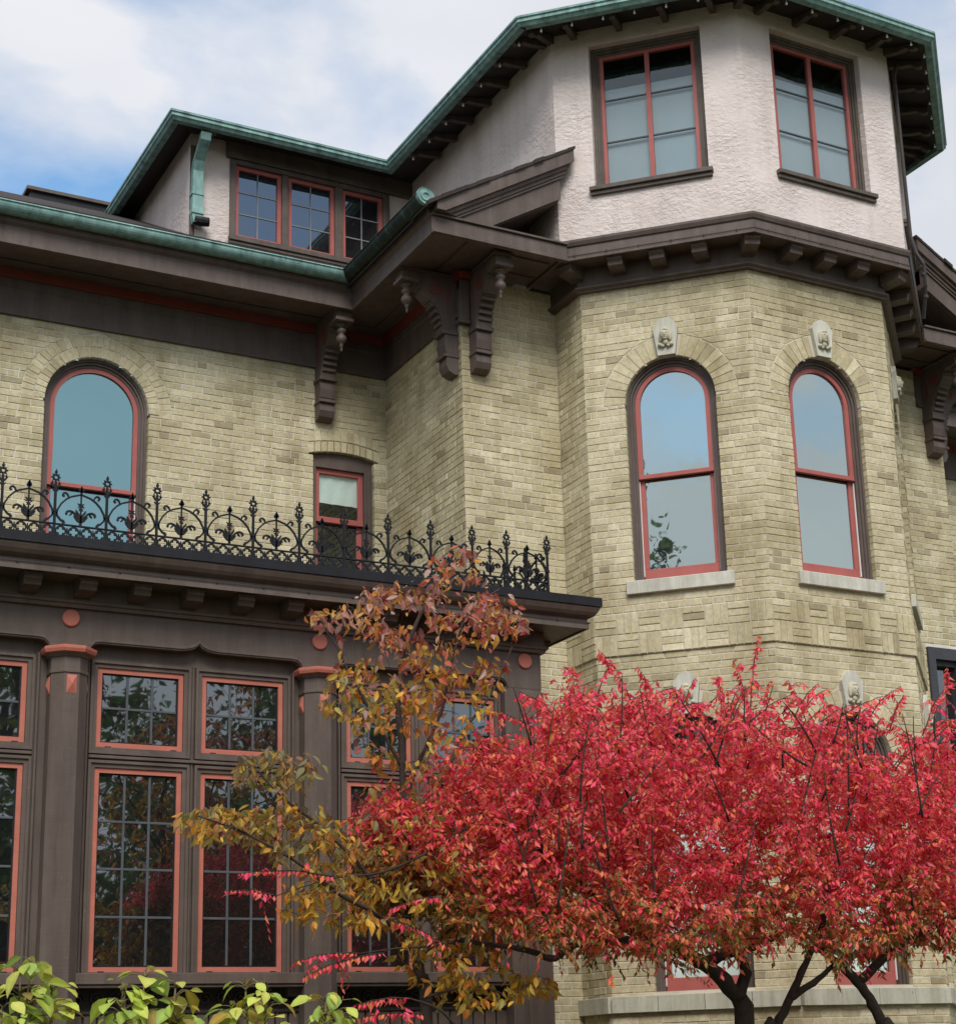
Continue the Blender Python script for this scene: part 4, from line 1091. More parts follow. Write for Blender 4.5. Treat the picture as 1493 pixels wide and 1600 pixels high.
# stone belt under the ground floor windows, in blocks
b = MB()
for fr, L_ in ((f1, F1L), (f2, FL), (f3, FL), (f4, FL)):
    n = max(1, round(L_/.42))
    for k in range(n): b.box(fr, L_*k/n+(.0 if k == 0 else .002), L_*(k+1)/n-(.0 if k == n-1 else .002), 2.09, 2.235, -.1, .05, .004)
part('stone_belt', b, 'stone2', turret)

# ------------------------------------------------------------------ sunroom
YS = 12.0; fs = Frame((0, YS), (1, 0)); XSR = 6.88; XSL = .2
fsr = Frame((XSR, YS), (0, 1))
sc = 12.1/12
U = lambda u: u*sc
Z = lambda z: 1.6+(z-1.6)*sc
cols = [1.09, 3.02, 4.93]
bays = [(1.115+.93, 1.26, 1.905, 2.06, 2.705) , (3.93, 3.225, 3.862, 3.999, 4.634), (5.79, 5.147, 5.692, 5.885, 6.43)]
bays[0] = (2.025, 1.32, 1.957, 2.094, 2.731)
ctr_r = XSR-.15
# frieze board with a shaped lower edge over each bay
def head_curve(uL, uR, uc):
    z0 = 4.625; zl = 4.695
    p = [(uL, z0), (uL+.012, z0+.035), (uL+.04, zl-.008), (uL+.085, zl)]
    p += [(uc-.16, zl), (uc-.11, zl+.003), (uc-.06, zl+.014), (uc-.025, zl+.030), (uc, zl+.055), (uc+.025, zl+.030), (uc+.06, zl+.014), (uc+.11, zl+.003), (uc+.16, zl)]
    p += [(uR-.085, zl), (uR-.04, zl-.008), (uR-.012, z0+.035), (uR, z0)]
    return p
edges = [(cols[0]+.14, cols[1]-.14), (cols[1]+.14, cols[2]-.14), (cols[2]+.14, ctr_r-.17)]
low = [(XSL, 4.625), (cols[0]-.14, 4.625)]
curves = []
for (a, b_), by in zip(edges, bays): cv = head_curve(a, b_, (a+b_)/2); curves.append(cv); low += cv
low += [(XSR, 4.625)]
b = MB(); b.strip(fs, low, [(u, 4.93) for u, z in low], -.09, 0)
sfz = part('frieze', b, 'brown2', sunroom)
b = MB()
for cv in curves:
    b.strip(fs, [(u, z) for u, z in cv], [(u, z+.022) for u, z in cv], .0, .018); b.strip(fs, [(u, z-.012) for u, z in cv], [(u, z+.004) for u, z in cv], -.05, .008)
part('head_moulding', b, 'brown2', sunroom)
spath = [(XSL, YS), (XSR, YS), (XSR, Y_MAIN-.02)]
for nm, prof, mt in (('bed_moulding', [(-.05, 4.925), (.03, 4.925), (.035, 4.95), (.05, 4.955), (.055, 4.975), (.03, 4.985), (.025, 5.12), (-.05, 5.12)], 'brown2'),
                     ('cornice', [(-.05, 5.105), (.285, 5.105), (.285, 5.095), (.30, 5.095), (.30, 5.135), (.29, 5.14), (.29, 5.175), (.30, 5.18), (.335, 5.20), (.355, 5.225), (.37, 5.255), (.37, 5.27), (-.05, 5.27)], 'brown2'),
                     ('roof_edge', [(-.05, 5.272), (.385, 5.272), (.385, 5.345), (.36, 5.347), (-.05, 5.36)], 'flash')):
    b = MB(); b.sweep(spath, prof); part(nm, b, mt, sunroom)
b = MB(); b.box(lambda x, y, w: Vector((x, y, w)), XSL, XSR, YS+.04, Y_MAIN-.02, 5.30, 5.355, 0); part('flat_roof', b, 'flash', sunroom)
mm2 = modillion_mesh('modillion', 'brown2', .20, .062, .085)
u = XSL+.12
us = [at(x, 890, 12.0).x for x in (42, 123, 207, 289, 369, 447, 522, 597, 668, 738, 806)]
st = (us[5]-us[0])/5
u = us[0]-4*st
while u < XSR+.01: inst('modillion', mm2, sunroom, fs.mat(u, 5.104, .026)); u += st
u = .3
while u < 3.6: inst('modillion', mm2, sunroom, fsr.mat(u, 5.104, .026)); u += st
b = MB(); b.sweep(spath, [(.301, 5.142), (.309, 5.142), (.309, 5.150), (.301, 5.150)]); part('cable', b, 'dark', sunroom)
u = XSL+.2
while u < XSR+.3: inst('cable_clip', clipm, sunroom, fs.mat(u, 5.146, .30)); u += .36
# columns: eight-sided shaft, coral capital, pyramid studs
def col_oct(b, uc, w, prof):
    n = 8; P = []
    p0 = fs(uc, 0, w)
    for r, z in prof:
        for j in range(n):
            t = 2*math.pi*(j+.5)/n; P.append(Vector((p0.x+r/math.cos(math.pi/8)*math.cos(t), p0.y+r/math.cos(math.pi/8)*math.sin(t), z)))
    F = [(i*n+j, i*n+(j+1) % n, (i+1)*n+(j+1) % n, (i+1)*n+j) for i in range(len(prof)-1) for j in range(n)] + [tuple(range(n)), tuple((len(prof)-1)*n+j for j in range(n))]
    b.add(P, F)
def stud(fr, u, z, w, hu=.036, hz=.066, d=.022):
    b.add([fr(u-hu, z-hz, w), fr(u+hu, z-hz, w), fr(u+hu, z+hz, w), fr(u-hu, z+hz, w), fr(u, z, w+d)], [(0, 1, 4), (1, 2, 4), (2, 3, 4), (3, 0, 4), (0, 3, 2, 1)])
CW = -.03
for uc in cols:
    b = MB(); col_oct(b, uc, CW, [(.128, .4), (.128, 4.43), (.136, 4.435), (.136, 4.455), (.13, 4.46), (.13, 4.545), (.14, 4.55), (.15, 4.565), (.15, 4.575)])
    c = part('column', b, 'brown2', sunroom)
    b = MB(); col_oct(b, uc, CW, [(.152, 4.572), (.178, 4.578), (.186, 4.60), (.186, 4.618), (.176, 4.624)]); part('capital', b, 'coral', c)
    for a in (-math.pi/2, 0, math.pi/2):
        b = MB(); fq = Frame(fs(uc, 0, CW)[:2], (math.cos(a), math.sin(a))); stud(fq, 0, 4.352, .129); part('stud', b, 'coral', c)
    b = MB(); col_oct(b, uc, CW, [(.17, .3), (.17, .62), (.135, .70)]); part('plinth', b, 'brown2', c)
b = MB(); b.box(fs, ctr_r-.19, XSR, .4, 4.63, -.20, -.002, .006); b.box(fs, ctr_r-.06, XSR+.012, .4, 4.60, -.10, .014, .006); part('corner_post', b, 'brown2', sunroom)
b = MB(); b.box(fsr, .2, Y_MAIN-YS-.02, .4, 4.93, -.1, -.004, 0); part('end_wall', b, 'brown2', sunroom)
b = MB(); b.box(fs, XSL, cols[0]-.1, .4, 4.63, -.2, -.002, 0); part('end_pier', b, 'brown2', sunroom)
dme = MB(); n = 32
dme.add([Vector((.063*math.cos(2*math.pi*j/n), -w, .063*math.sin(2*math.pi*j/n))) for w in (0, .014) for j in range(n)] + [Vector((.056*math.cos(2*math.pi*j/n), -.019, .056*math.sin(2*math.pi*j/n))) for j in range(n)],
        [(j, (j+1) % n, n+(j+1) % n, n+j) for j in range(n)]+[(n+j, n+(j+1) % n, 2*n+(j+1) % n, 2*n+j) for j in range(n)]+[tuple(2*n+j for j in range(n))])
disc = dme.mesh('disc', M['coral'])
for uc in cols+[ctr_r]: inst('disc', disc, sunroom, fs.mat(uc, 4.852, 0))
# window frames, sashes and panes
pane_cache = {}
def lattice(a0, a1, z0, z1, nr, nc=3):
    a0, a1, z0, z1 = U(a0), U(a1), Z(z0), Z(z1); t = .037
    b = MB(); rim = lambda d: [(a0+d, z0+d), (a0+d, z1-d), (a1-d, z1-d), (a1-d, z0+d)]
    b.strip(fs, rim(-.05), rim(0.), -.14, -.085, True); b.strip(fs, rim(-.05), rim(-.03), -.085, -.07, True)
    w = part('lattice_window', b, 'brown2', sunroom)
    b = MB(); b.strip(fs, rim(.002), rim(t), -.135, -.098, True); part('sash', b, 'coral', w)
    b = MB(); b.strip(fs, rim(t), rim(t+.009), -.145, -.112, True); part('sash_seal', b, 'flash', w)
    i0, i1, j0, j1 = a0+t+.009, a1-t-.009, z0+t+.009, z1-t-.009
    b = MB()
    for k in range(1, nc): x = i0+(i1-i0)*k/nc; b.box(fs, x-.009, x+.009, j0, j1, -.135, -.115, .003)
    for k in range(1, nr): z = j0+(j1-j0)*k/nr; b.box(fs, i0, i1, z-.009, z+.009, -.1345, -.1145, .003)
    part('muntin', b, 'lead', w)
    pw, ph = (i1-i0)/nc, (j1-j0)/nr; key = (round(pw, 3), round(ph, 3))
    if key not in pane_cache:
        q = MB(); q.box(LOCAL, -pw/2, pw/2, -ph/2, ph/2, -.003, .003, 0); pane_cache[key] = q.mesh('pane', M['glass_sun'])
    for r_ in range(nr):
        for k in range(nc): 
            tw = Matrix.Rotation(R.gauss(0, .0035), 4, 'Z') @ Matrix.Rotation(R.gauss(0, .0035), 4, 'X')
            inst('pane', pane_cache[key], w, fs.mat(i0+pw*(k+.5), j0+ph*(r_+.5), -.125) @ tw)
    for hx in (a0+.07, a1-.09):
        b = MB(); b.box(fs, hx, hx+.045, z0-.006, z0+.008, -.1, -.088, .002); part('hinge', b, 'flash', w)
for (uc, a0, a1, c0, c1) in bays:
    for (p, q) in ((a0, a1), (c0, c1)):
        lattice(p, q, 3.93, 4.507, 2); lattice(p, q, 2.366, 3.785, 4)
    # mullion, transom, side boards and head board of the bay
    l, r_ = U(a0)-.05, U(c1)+.05
    eL = {2.025: cols[0], 3.93: cols[1], 5.79: cols[2]}[uc]; eR = {2.025: cols[1], 3.93: cols[2], 5.79: ctr_r-.05}[uc]
    b = MB()
    b.box(fs, U(a1)+.05, U(c0)-.05, 2.3, Z(4.507)+.05, -.15, -.092)
    b.box(fs, U(a1)+.062, U(c0)-.062, 2.3, Z(4.507)+.05, -.092, -.078)
    b.box(fs, l, r_, Z(3.785)+.05, Z(3.93)-.05, -.15, -.0915); b.box(fs, l, r_, Z(3.785)+.062, Z(3.785)+.085, -.0915, -.066, .003)
    b.box(fs, eL, l, 2.2, 4.75, -.15, -.089); b.box(fs, r_, eR, 2.2, 4.75, -.15, -.089)
    b.box(fs, l-.03, l-.012, 2.3, 4.6, -.089, -.06); b.box(fs, r_+.012, r_+.03, 2.3, 4.6, -.089, -.06)
    b.box(fs, l, r_, Z(4.507)+.05, 4.80, -.15, -.0905)
    part('bay_frame', b, 'brown2', sunroom)
    b = MB(); b.box(fs, eL+.10, eR-.10, 2.285, 2.362, -.15, .03); b.box(fs, eL+.10, eR-.10, 2.262, 2.284, -.15, .015); part('bay_sill', b, 'brown2', sunroom)
    # dark grille panel under the sill: scrolled rail, then upright boards
    b = MB(); b.box(fs, eL+.10, eR-.10, .5, 2.26, -.20, -.16, 0); part('apron_back', b, 'dark', sunroom)
    b = MB(); x = eL+.13
    while x < eR-.16: b.box(fs, x, x+.088, .5, 2.10, -.16, -.135, .006); x += .1
    part('apron_boards', b, 'brown2', sunroom)
    b = MB(); x = eL+.18
    b.box(fs, eL+.1, eR-.1, 2.09, 2.115, -.16, -.12)
    while x < eR-.16:
        pts = [(x+.05*math.cos(t)*(1-t/12), 2.19+.05*math.sin(t)*(1-t/12)) for t in [i*.5 for i in range(19)]]
        b.ribbon(fs, pts, .012, -.155, -.125); x += .13
    part('apron_scrolls', b, 'dark', sunroom)
b = MB(); b.box(fs, XSL, XSR, 0, .5, -.25, .02, 0); part('plinth_wall', b, 'stone2', sunroom)
b = MB(); b.box(fs, XSL+.1, XSR-.1, .5, 4.9, -1.6, -1.55, 0); part('room_back', b, 'inside', sunroom)

# ------------------------------------------------------------------ cast iron cresting on the sunroom roof
YRL = 11.72
crest = thing('iron_cresting', 'black cast iron cresting of arches and star-topped spikes along the sunroom roof edge', 'railing', (XSL, YRL, 5.35))
xr_end = at(856, 915, YRL).x
PW = .3555*YRL/11.5
PW = (at(606.3, 860, YRL).x-at(86.5, 780, YRL).x)/7
def arc(cx, cz, r, a0, a1, n=14): return [(cx+r*math.cos(math.radians(a0+(a1-a0)*i/n)), cz+r*math.sin(math.radians(a0+(a1-a0)*i/n))) for i in range(n+1)]
def spiral(cx, cz, r0, r1, a0, a1, n=14):
    return [(cx+(r0+(r1-r0)*i/n)*math.cos(math.radians(a0+(a1-a0)*i/n)), cz+(r0+(r1-r0)*i/n)*math.sin(math.radians(a0+(a1-a0)*i/n))) for i in range(n+1)]
def star(b, u, z, ro, ri, hole, npt=8, w0=-.006, w1=.006):
    n = npt*2; A = []; B = []
    for i in range(n):
        t = 2*math.pi*i/n+math.pi/2; r = ro if i % 2 == 0 else ri
        A.append((u+r*math.cos(t), z+r*math.sin(t))); B.append((u+hole*math.cos(t), z+hole*math.sin(t)))
    b.strip(LOCAL, A, B, w0, w1, True)
def crest_panel():
    b = MB(); W = PW; h = W/2; w0, w1 = -.007, .007
    b.box(LOCAL, 0, W, .0, .014, -.012, .012, .002); b.box(LOCAL, 0, W, .100, .112, -.009, .009, .002)
    n4 = W/4
    for k in range(4):
        c = n4*(k+.5); A = arc(c, .057, .041, 0, 360, 20)[:-1]; B = arc(c, .057, .030, 0, 360, 20)[:-1]; b.strip(LOCAL, A, B, -.006, .006, True)
        for a in (45, 135, 225, 315):
            q = arc(c+.027*math.cos(math.radians(a)), .057+.027*math.sin(math.radians(a)), .009, 0, 360, 8)[:-1]; b.prism(LOCAL, q, -.005, .005)
    for k in range(1, 4): b.box(LOCAL, n4*k-.004, n4*k+.004, .03, .085, -.005, .005, 0)
    for s_ in (-1, 1):
        X = lambda pts: [(h+s_*p[0], p[1]) for p in pts]
        # main arch rising from the foot of the post, its curl thrown back outward
        b.ribbon(LOCAL, X([(h-.012, .175), (h-.020, .215), (h-.045, .262), (h-.078, .298), (h-.115, .322), (.0, .345)]), [.011, .012, .012, .012, .011, .010], w0, w1)
        b.ribbon(LOCAL, X([(.088, .312), (.098, .335), (.112, .345), (.126, .340), (.132, .328), (.126, .318), (.118, .322)]), [.009, .012, .014, .015, .015, .014, .010], w0, w1)
        # foot scroll down to the rail
        b.ribbon(LOCAL, X([(h-.006, .205), (h-.020, .165), (h-.042, .140), (h-.060, .132), (h-.068, .122), (h-.060, .114)]), [.012, .013, .014, .018, .020, .014], w0, w1)
        # leaves round the centre stem
        b.ribbon(LOCAL, X([(.0, .135), (.022, .150), (.040, .172), (.050, .182)]), [.014, .018, .016, .004], w0, w1)
        b.ribbon(LOCAL, X([(.0, .150), (.030, .180), (.052, .205), (.078, .214), (.098, .205), (.104, .190), (.096, .182)]), [.012, .017, .015, .014, .017, .016, .008], w0, w1)
        b.ribbon(LOCAL, X([(.0, .165), (.014, .190), (.030, .212), (.036, .228)]), [.014, .016, .014, .003], w0, w1)
        b.ribbon(LOCAL, X([(.060, .208), (.070, .190), (.082, .178)]), [.010, .014, .004], w0, w1)
        b.ribbon(LOCAL, X([(0, .372), (.012, .366), (.020, .372)]), [.006, .008, .003], w0, w1)
    b.ribbon(LOCAL, [(h, .106), (h, .14), (h, .20), (h, .30), (h, .35), (h, .375), (h, .41)], [.02, .014, .010, .009, .012, .016, .002], w0, w1)
    b.prism(LOCAL, [(h-.02, .375), (h, .355), (h+.02, .375), (h, .41)], w0, w1)
    star(b, h, .262, .030, .013, .004, 6); star(b, h, .232, .020, .010, .003, 6)
    return b.mesh('cresting_panel', M['iron'])
def crest_post():
    b = MB(); w0, w1 = -.009, .009
    b.box(LOCAL, -.009, .009, 0, .42, w0, w1, .002); b.box(LOCAL, -.014, .014, .19, .215, -.012, .012, .003); b.box(LOCAL, -.016, .016, 0, .03, -.016, .016, .003)
    for s_ in (-1, 1):
        b.ribbon(LOCAL, [(0, .370), (s_*.016, .385), (s_*.026, .402), (s_*.037, .408)], [.010, .014, .014, .004], -.006, .006)
        b.ribbon(LOCAL, [(0, .345), (s_*.014, .355), (s_*.022, .366)], [.010, .010, .003], -.006, .006)
        b.ribbon(LOCAL, [(s_*.026, .402), (s_*.022, .415), (s_*.028, .424)], [.012, .010, .003], -.006, .006)
    star(b, 0, .452, .036, .023, .012, 8); b.prism(LOCAL, [(-.008, .482), (.008, .482), (.010, .495), (0, .515), (-.010, .495)], -.006, .006)
    return b.mesh('cresting_post', M['iron'])
pm_, po_ = crest_panel(), crest_post()
frl = Frame((0, YRL), (1, 0)); frl2 = Frame((xr_end, YRL), (0, 1))
x = xr_end; first = True
xs = [xr_end, at(790.6, 840, YRL).x]
k = at(736.9, 830, YRL).x
while k > XSL: xs.append(k); k -= PW
for i, x in enumerate(xs):
    inst('cresting_post', po_, crest, frl.mat(x, 5.348, 0))
    if i+1 < len(xs):
        sx = (x-xs[i+1])/PW
        inst('cresting_panel', pm_, crest, frl.mat(xs[i+1], 5.348, 0) @ Matrix.Diagonal((sx, 1, 1, 1)))
k = PW
while k < 3.7:
    inst('cresting_panel', pm_, crest, frl2.mat(k-PW, 5.348, 0)); inst('cresting_post', po_, crest, frl2.mat(k, 5.348, 0)); k += PW

# ------------------------------------------------------------------ foliage
class Leaves:
    """leaf blades folded along the midrib; big ones near the camera become objects"""
    def __init__(s, seed): s.L = []; s.rng = random.Random(seed)
    def add(s, p, d, nrm, ln, wd, col, fold=.25, curl=.15): s.L.append((Vector(p), Vector(d).normalized(), Vector(nrm), ln, wd, col, fold, curl))
    @staticmethod
    def verts(d, nrm, ln, wd, fold, curl, detail):
        s = d.cross(nrm)
        s = s.normalized() if s.length > 1e-6 else Vector((1, 0, 0))
        n = s.cross(d).normalized()
        prof = [(0, .04), (.22, .72), (.48, 1.0), (.75, .66), (1, .02)] if detail else [(0, .05), (.42, 1.0), (1, .03)]
        V = []
        for t, w in prof:
            c = d*(ln*t) - n*(curl*ln*t*t)
            V += [c + s*(w*wd/2) + n*(fold*w*wd/2), c, c - s*(w*wd/2) + n*(fold*w*wd/2)]
        F = []
        for i in range(len(prof)-1):
            a = 3*i; F += [(a, a+1, a+4, a+3), (a+1, a+2, a+5, a+4)]
        return V, F
    def vcol(s, c, n):
        r = s.rng; o = []; e = r.uniform(.72, 1.12); f = r.uniform(.85, 1.15)
        for i in range(n):
            k = 1.12 if i % 3 == 1 else e
            if i >= n-3: k *= f
            k *= r.uniform(.93, 1.07)
            o += [min(1, c[0]*k), min(1, c[1]*k*(1 if i % 3 == 1 else r.uniform(.9, 1.05))), min(1, c[2]*k), 1]
        return o
    def build(s, owner, mat, nmax=300, front=None, detail=False, name='leaf', stuff='foliage'):
        sc_ = []
        for i, l in enumerate(s.L):
            px = proj(l[0]); ok = 5 < px[0] < 1488 and 5 < px[1] < 1595
            sc_.append((l[3]*l[4]*(1 if ok else 0)/(l[0].y**2)+ (-l[0].y*1e-5 if ok else -1), i))
        sc_.sort(reverse=True); pick = {i for a, i in sc_[:nmax]}
        wl = world_loc(owner)
        V = []; F = []; col = []
        for i, (p, d, nr, ln, wd, c, fo, cu) in enumerate(s.L):
            v, f = s.verts(d, nr, ln, wd, fo, cu, detail)
            if i in pick:
                me = bpy.data.meshes.new(name); me.from_pydata(v, [], f); me.materials.append(M[mat])
                a = me.attributes.new('col', 'FLOAT_COLOR', 'POINT'); a.data.foreach_set('color', s.vcol(c, len(v)))
                o = link(name, me, owner); o.location = p-wl
            else:
                b = len(V); V += [q+p-wl for q in v]; F += [[b+j for j in q] for q in f]; col += s.vcol(c, len(v))
        if V:
            me = bpy.data.meshes.new(stuff); me.from_pydata(V, [], F); me.materials.append(M[mat])
            a = me.attributes.new('col', 'FLOAT_COLOR', 'POINT'); a.data.foreach_set('color', col)
            o = link(stuff, me, owner); o['kind'] = 'stuff'
def rnd_dir(r):
    while True:
        v = Vector((r.uniform(-1, 1), r.uniform(-1, 1), r.uniform(-1, 1)))
        if .05 < v.length < 1: return v.normalized()
class Skeleton:
    """branches grown by joining each target to the nearest branch already there"""
    def __init__(s, seed): s.nodes = []; s.tubes = []; s.rng = random.Random(seed)
    def limb(s, pts, r0, r1, n=8):
        P = []
        for i in range(len(pts)-1):
            for k in range(4):
                t = k/4; p0 = pts[max(i-1, 0)]; p1 = pts[i]; p2 = pts[i+1]; p3 = pts[min(i+2, len(pts)-1)]
                P.append(.5*((2*p1)+(p2-p0)*t+(2*p0-5*p1+4*p2-p3)*t*t+(3*p1-p0-3*p2+p3)*t**3))
        P.append(pts[-1]); m = len(P)
        rad = [r0+(r1-r0)*i/(m-1) for i in range(m)]
        rad = [r*(1+s.rng.uniform(-.10, .10)) for r in rad]; P = [p+rnd_dir(s.rng)*q*.18 for p, q in zip(P, rad)]
        s.tubes.append((P, rad, n)); s.nodes += [(p, r) for p, r in zip(P, rad)]
    def grow(s, T, rmin=.0022, k=.0085, sag=.0, rmax=.02, up=.12, zpen=.6):
        r = s.rng
        pos = np.array([tuple(n[0]) for n in s.nodes]); rad = [n[1] for n in s.nodes]
        d0 = [np.min(((pos-np.array(t))**2).sum(1)) for t in T]
        ends = []
        for i in np.argsort(d0):
            t = Vector(T[i]); ta = np.array(t)
            dv = pos-ta; cost = np.sqrt((dv**2).sum(1))+zpen*np.maximum(dv[:, 2], 0)
            j = int(np.argmin(cost)); p = Vector(pos[j]); L_ = (t-p).length
            if L_ < .02: continue
            m = max(3, int(L_/.07)); jit = rnd_dir(r)*L_*.10; pts = []
            for q in range(m+1):
                a = q/m; bow = math.sin(a*math.pi)
                pts.append(p.lerp(t, a)+jit*bow+Vector((0, 0, up*L_*bow)) - Vector((0, 0, sag*L_*a*a)))
            ra = min(rad[j]*.75, rmin+k*L_, rmax)
            rr = [ra+(rmin-ra)*q/m for q in range(m+1)]
            s.tubes.append((pts, rr, 5 if ra > .008 else 4))
            pos = np.vstack([pos, [tuple(x) for x in pts[1:]]]); rad += rr[1:]
            ends.append(pts)
        return ends
    def build(s, owner, mat, name='branches', thick=.012, trunk='trunk'):
        a = MB(); b = MB()
        for P, rad, n in s.tubes: (a if rad[0] > thick else b).tube(P, rad, n)
        part(trunk, a, mat, owner, smooth=True)
        if b.v: part(name, b, mat, owner, smooth=True, kind='stuff')
def interp(xs, ys, x): return float(np.interp(x, xs, ys))

# --- the red burning bush
def burning_bush():
    base = at(1168, 1600, 9.9)
    th = thing('burning_bush', 'spreading crimson burning bush with dark forked trunks in front of the turret', 'shrub', (base.x, 9.9, 0))
    sk = Skeleton(11); r = random.Random(12)
    P = lambda x, y, Y: at(x, y, Y)
    g0 = Vector((base.x+.02, 9.9, -.05))
    sk.limb([g0, g0.lerp(P(1165, 1600, 9.85), .5), P(1165, 1600, 9.85), P(1140, 1545, 9.8), P(1100, 1505, 9.75), P(1050, 1485, 9.7), P(985, 1455, 9.6)], .085, .03, 10)
    sk.limb([P(1150, 1560, 9.8), P(1165, 1520, 9.75), P(1150, 1480, 9.6), P(1170, 1440, 9.5)], .045, .024)
    sk.limb([P(1100, 1505, 9.75), P(1135, 1490, 9.85), P(1180, 1478, 9.95), P(1230, 1450, 10.0)], .045, .02)
    sk.limb([g0+Vector((.02, .05, 0)), P(1196, 1640, 9.8), P(1213, 1602, 9.8), P(1235, 1558, 9.75), P(1258, 1505, 9.7), P(1285, 1440, 9.6), P(1290, 1360, 9.5)], .045, .016)
    sk.limb([P(1232, 1560, 9.75), P(1270, 1535, 9.7), P(1300, 1510, 9.7), P(1340, 1470, 9.6)], .028, .014)
    sk.limb([g0+Vector((1.05, -.1, 0)), P(1392, 1640, 9.6), P(1376, 1600, 9.6), P(1358, 1560, 9.6), P(1330, 1525, 9.6), P(1290, 1490, 9.7), P(1270, 1470, 9.8)], .05, .024)
    sk.limb([P(1340, 1535, 9.6), P(1400, 1480, 9.5), P(1470, 1440, 9.5), P(1560, 1400, 9.5)], .035, .02)
    sk.limb([P(1050, 1487, 9.7), P(980, 1470, 9.5), P(900, 1475, 9.4), P(868, 1497, 9.35), P(830, 1487, 9.3), P(785, 1478, 9.3), P(720, 1470, 9.3)], .032, .012)
    sk.limb([P(1050, 1487, 9.7), P(985, 1455, 9.6), P(930, 1400, 9.5), P(860, 1340, 9.4), P(760, 1270, 9.4)], .03, .012)
    sk.limb([P(760, 1270, 9.4), P(690, 1320, 9.35), P(600, 1362, 9.3), P(520, 1372, 9.25), P(430, 1400, 9.2)], .010, .003, 5)
    sk.limb([P(720, 1470, 9.3), P(670, 1478, 9.25), P(620, 1482, 9.2), P(560, 1490, 9.2)], .010, .003, 5)
    sk.limb([g0, P(960, 1700, 9.5), P(760, 1640, 9.3), P(690, 1580, 9.2), P(640, 1560, 9.2)], .02, .004, 6)
    # silhouette of the crown in front view
    tx = [560, 620, 690, 760, 830, 880, 940, 1000, 1060, 1100, 1150, 1200, 1270, 1330, 1370, 1400, 1430, 1493, 1600, 1720]
    ty = [1280, 1225, 1185, 1145, 1100, 1075, 1076, 1086, 1112, 1104, 1096, 1104, 1122, 1126, 1140, 1195, 1145, 1115, 1120, 1240]
    bx = [560, 640, 720, 800, 860, 930, 1000, 1080, 1140, 1200, 1260, 1330, 1400, 1493, 1600, 1720]
    by = [1340, 1410, 1450, 1460, 1472, 1475, 1482, 1488, 1480, 1465, 1480, 1500, 1470, 1470, 1470, 1420]
    T = []; 
    for _ in range(2900):
        x = r.uniform(575, 1660); yt, yb = interp(tx, ty, x), interp(bx, by, x)
        if yb-yt < 30: continue
        y = yt+14+(yb-yt-18)*(r.random()**.95)+(r.random()**5)*35*(1 if x > 840 else 0)
        e = 1-abs((x-1120)/600)**2.2; e = max(e, .15); Y = 9.75+r.uniform(-1, .9)*1.05*e
        if x < 760 and r.random() < .45: continue
        # ragged edge: leave notches in the skyline
        if y < yt+55 and math.sin(x*.045)+.6*math.sin(x*.11+1) < -.1: continue
        T.append(at(x, y, Y))
    E = sk.grow(T)
    for _ in range(60):          # dark stems that show through the front of the crown
        x = r.uniform(800, 1500); y = r.uniform(1150, 1440); Y = 8.95+r.uniform(-.25, .35); dx = r.gauss(0, 38); h = r.uniform(60, 190)
        a, c = at(x, y, Y), at(x+dx, max(y-h, interp(tx, ty, x)-25), Y-.05); m = a.lerp(c, .5)+rnd_dir(r)*.035
        n = 6; q = [(a*(1-i/n)**2+m*2*(i/n)*(1-i/n)+c*(i/n)**2) for i in range(n+1)]
        sk.tubes.append((q, [.0085-.0055*i/n for i in range(n+1)], 5))
    # drooping sprays under the canopy
    droop = []
    for _ in range(75):
        x = r.uniform(700, 1490); y = interp(bx, by, x); Y = 9.6+r.uniform(-.7, .6); a = at(x, y-30, Y)
        n = 6; dx = r.uniform(-.16, .16); dz = r.uniform(.12, .34); droop.append([a+Vector((dx*i/n, r.uniform(-.01, .01), -dz*(i/n)**1.4)) for i in range(n+1)])
    # long whippy shoots above the crown
    shoots = []
    for (x0, y0, x1, y1, Y) in ((1000, 1125, 934, 1014, 9.4), (1005, 1150, 965, 1060, 9.3), (905, 1185, 893, 1040, 9.3), (905, 1150, 880, 1042, 9.5), (1170, 1150, 1183, 992, 9.4), (1175, 1130, 1145, 1030, 9.5), (1195, 1205, 1200, 1065, 9.3),
                                (1240, 1120, 1278, 1068, 9.4), (1135, 1130, 1120, 1055, 9.6), (1390, 1140, 1412, 1085, 9.5), (1340, 1150, 1408, 1072, 9.4), (1300, 1130, 1390, 1085, 9.6), (1480, 1200, 1478, 1042, 9.4), (1040, 1130, 995, 1042, 9.5), (1260, 1130, 1230, 1062, 9.5), (1440, 1150, 1480, 1070, 9.5),
                                (830, 1150, 810, 1090, 9.4), (770, 1180, 742, 1140, 9.4), (1060, 1130, 1085, 1060, 9.5), (1350, 1180, 1378, 1120, 9.6), (430, 1400, 352, 1392, 9.2), (520, 1370, 372, 1366, 9.25), (560, 1490, 462, 1502, 9.2), (600, 1490, 472, 1527, 9.2), (640, 1560, 552, 1572, 9.2), (660, 1585, 560, 1592, 9.2), (690, 1400, 610, 1420, 9.2), (700, 1480, 620, 1440, 9.2)):
        shoots.append((at(x0, y0, Y), at(x1, y1, Y)))
    for _ in range(75):
        x = r.uniform(800, 1490); y = interp(tx, ty, x)+r.uniform(5, 60); Y = 9.5+r.uniform(-.5, .5)
        shoots.append((at(x, y, Y), at(x+r.choice((-1, 1))*r.uniform(15, 75), y-r.uniform(10, 55), Y)))
    lv = Leaves(13)
    crim = [(.90, .09, .13), (.93, .15, .14), (.89, .07, .15), (.95, .23, .18), (.90, .12, .21), (.76, .055, .09)]
    oran = [(.85, .24, .10), (.70, .25, .08), (.88, .19, .11)]
    oliv = [(.30, .22, .05), (.20, .19, .05), (.38, .22, .05), (.16, .17, .045)]
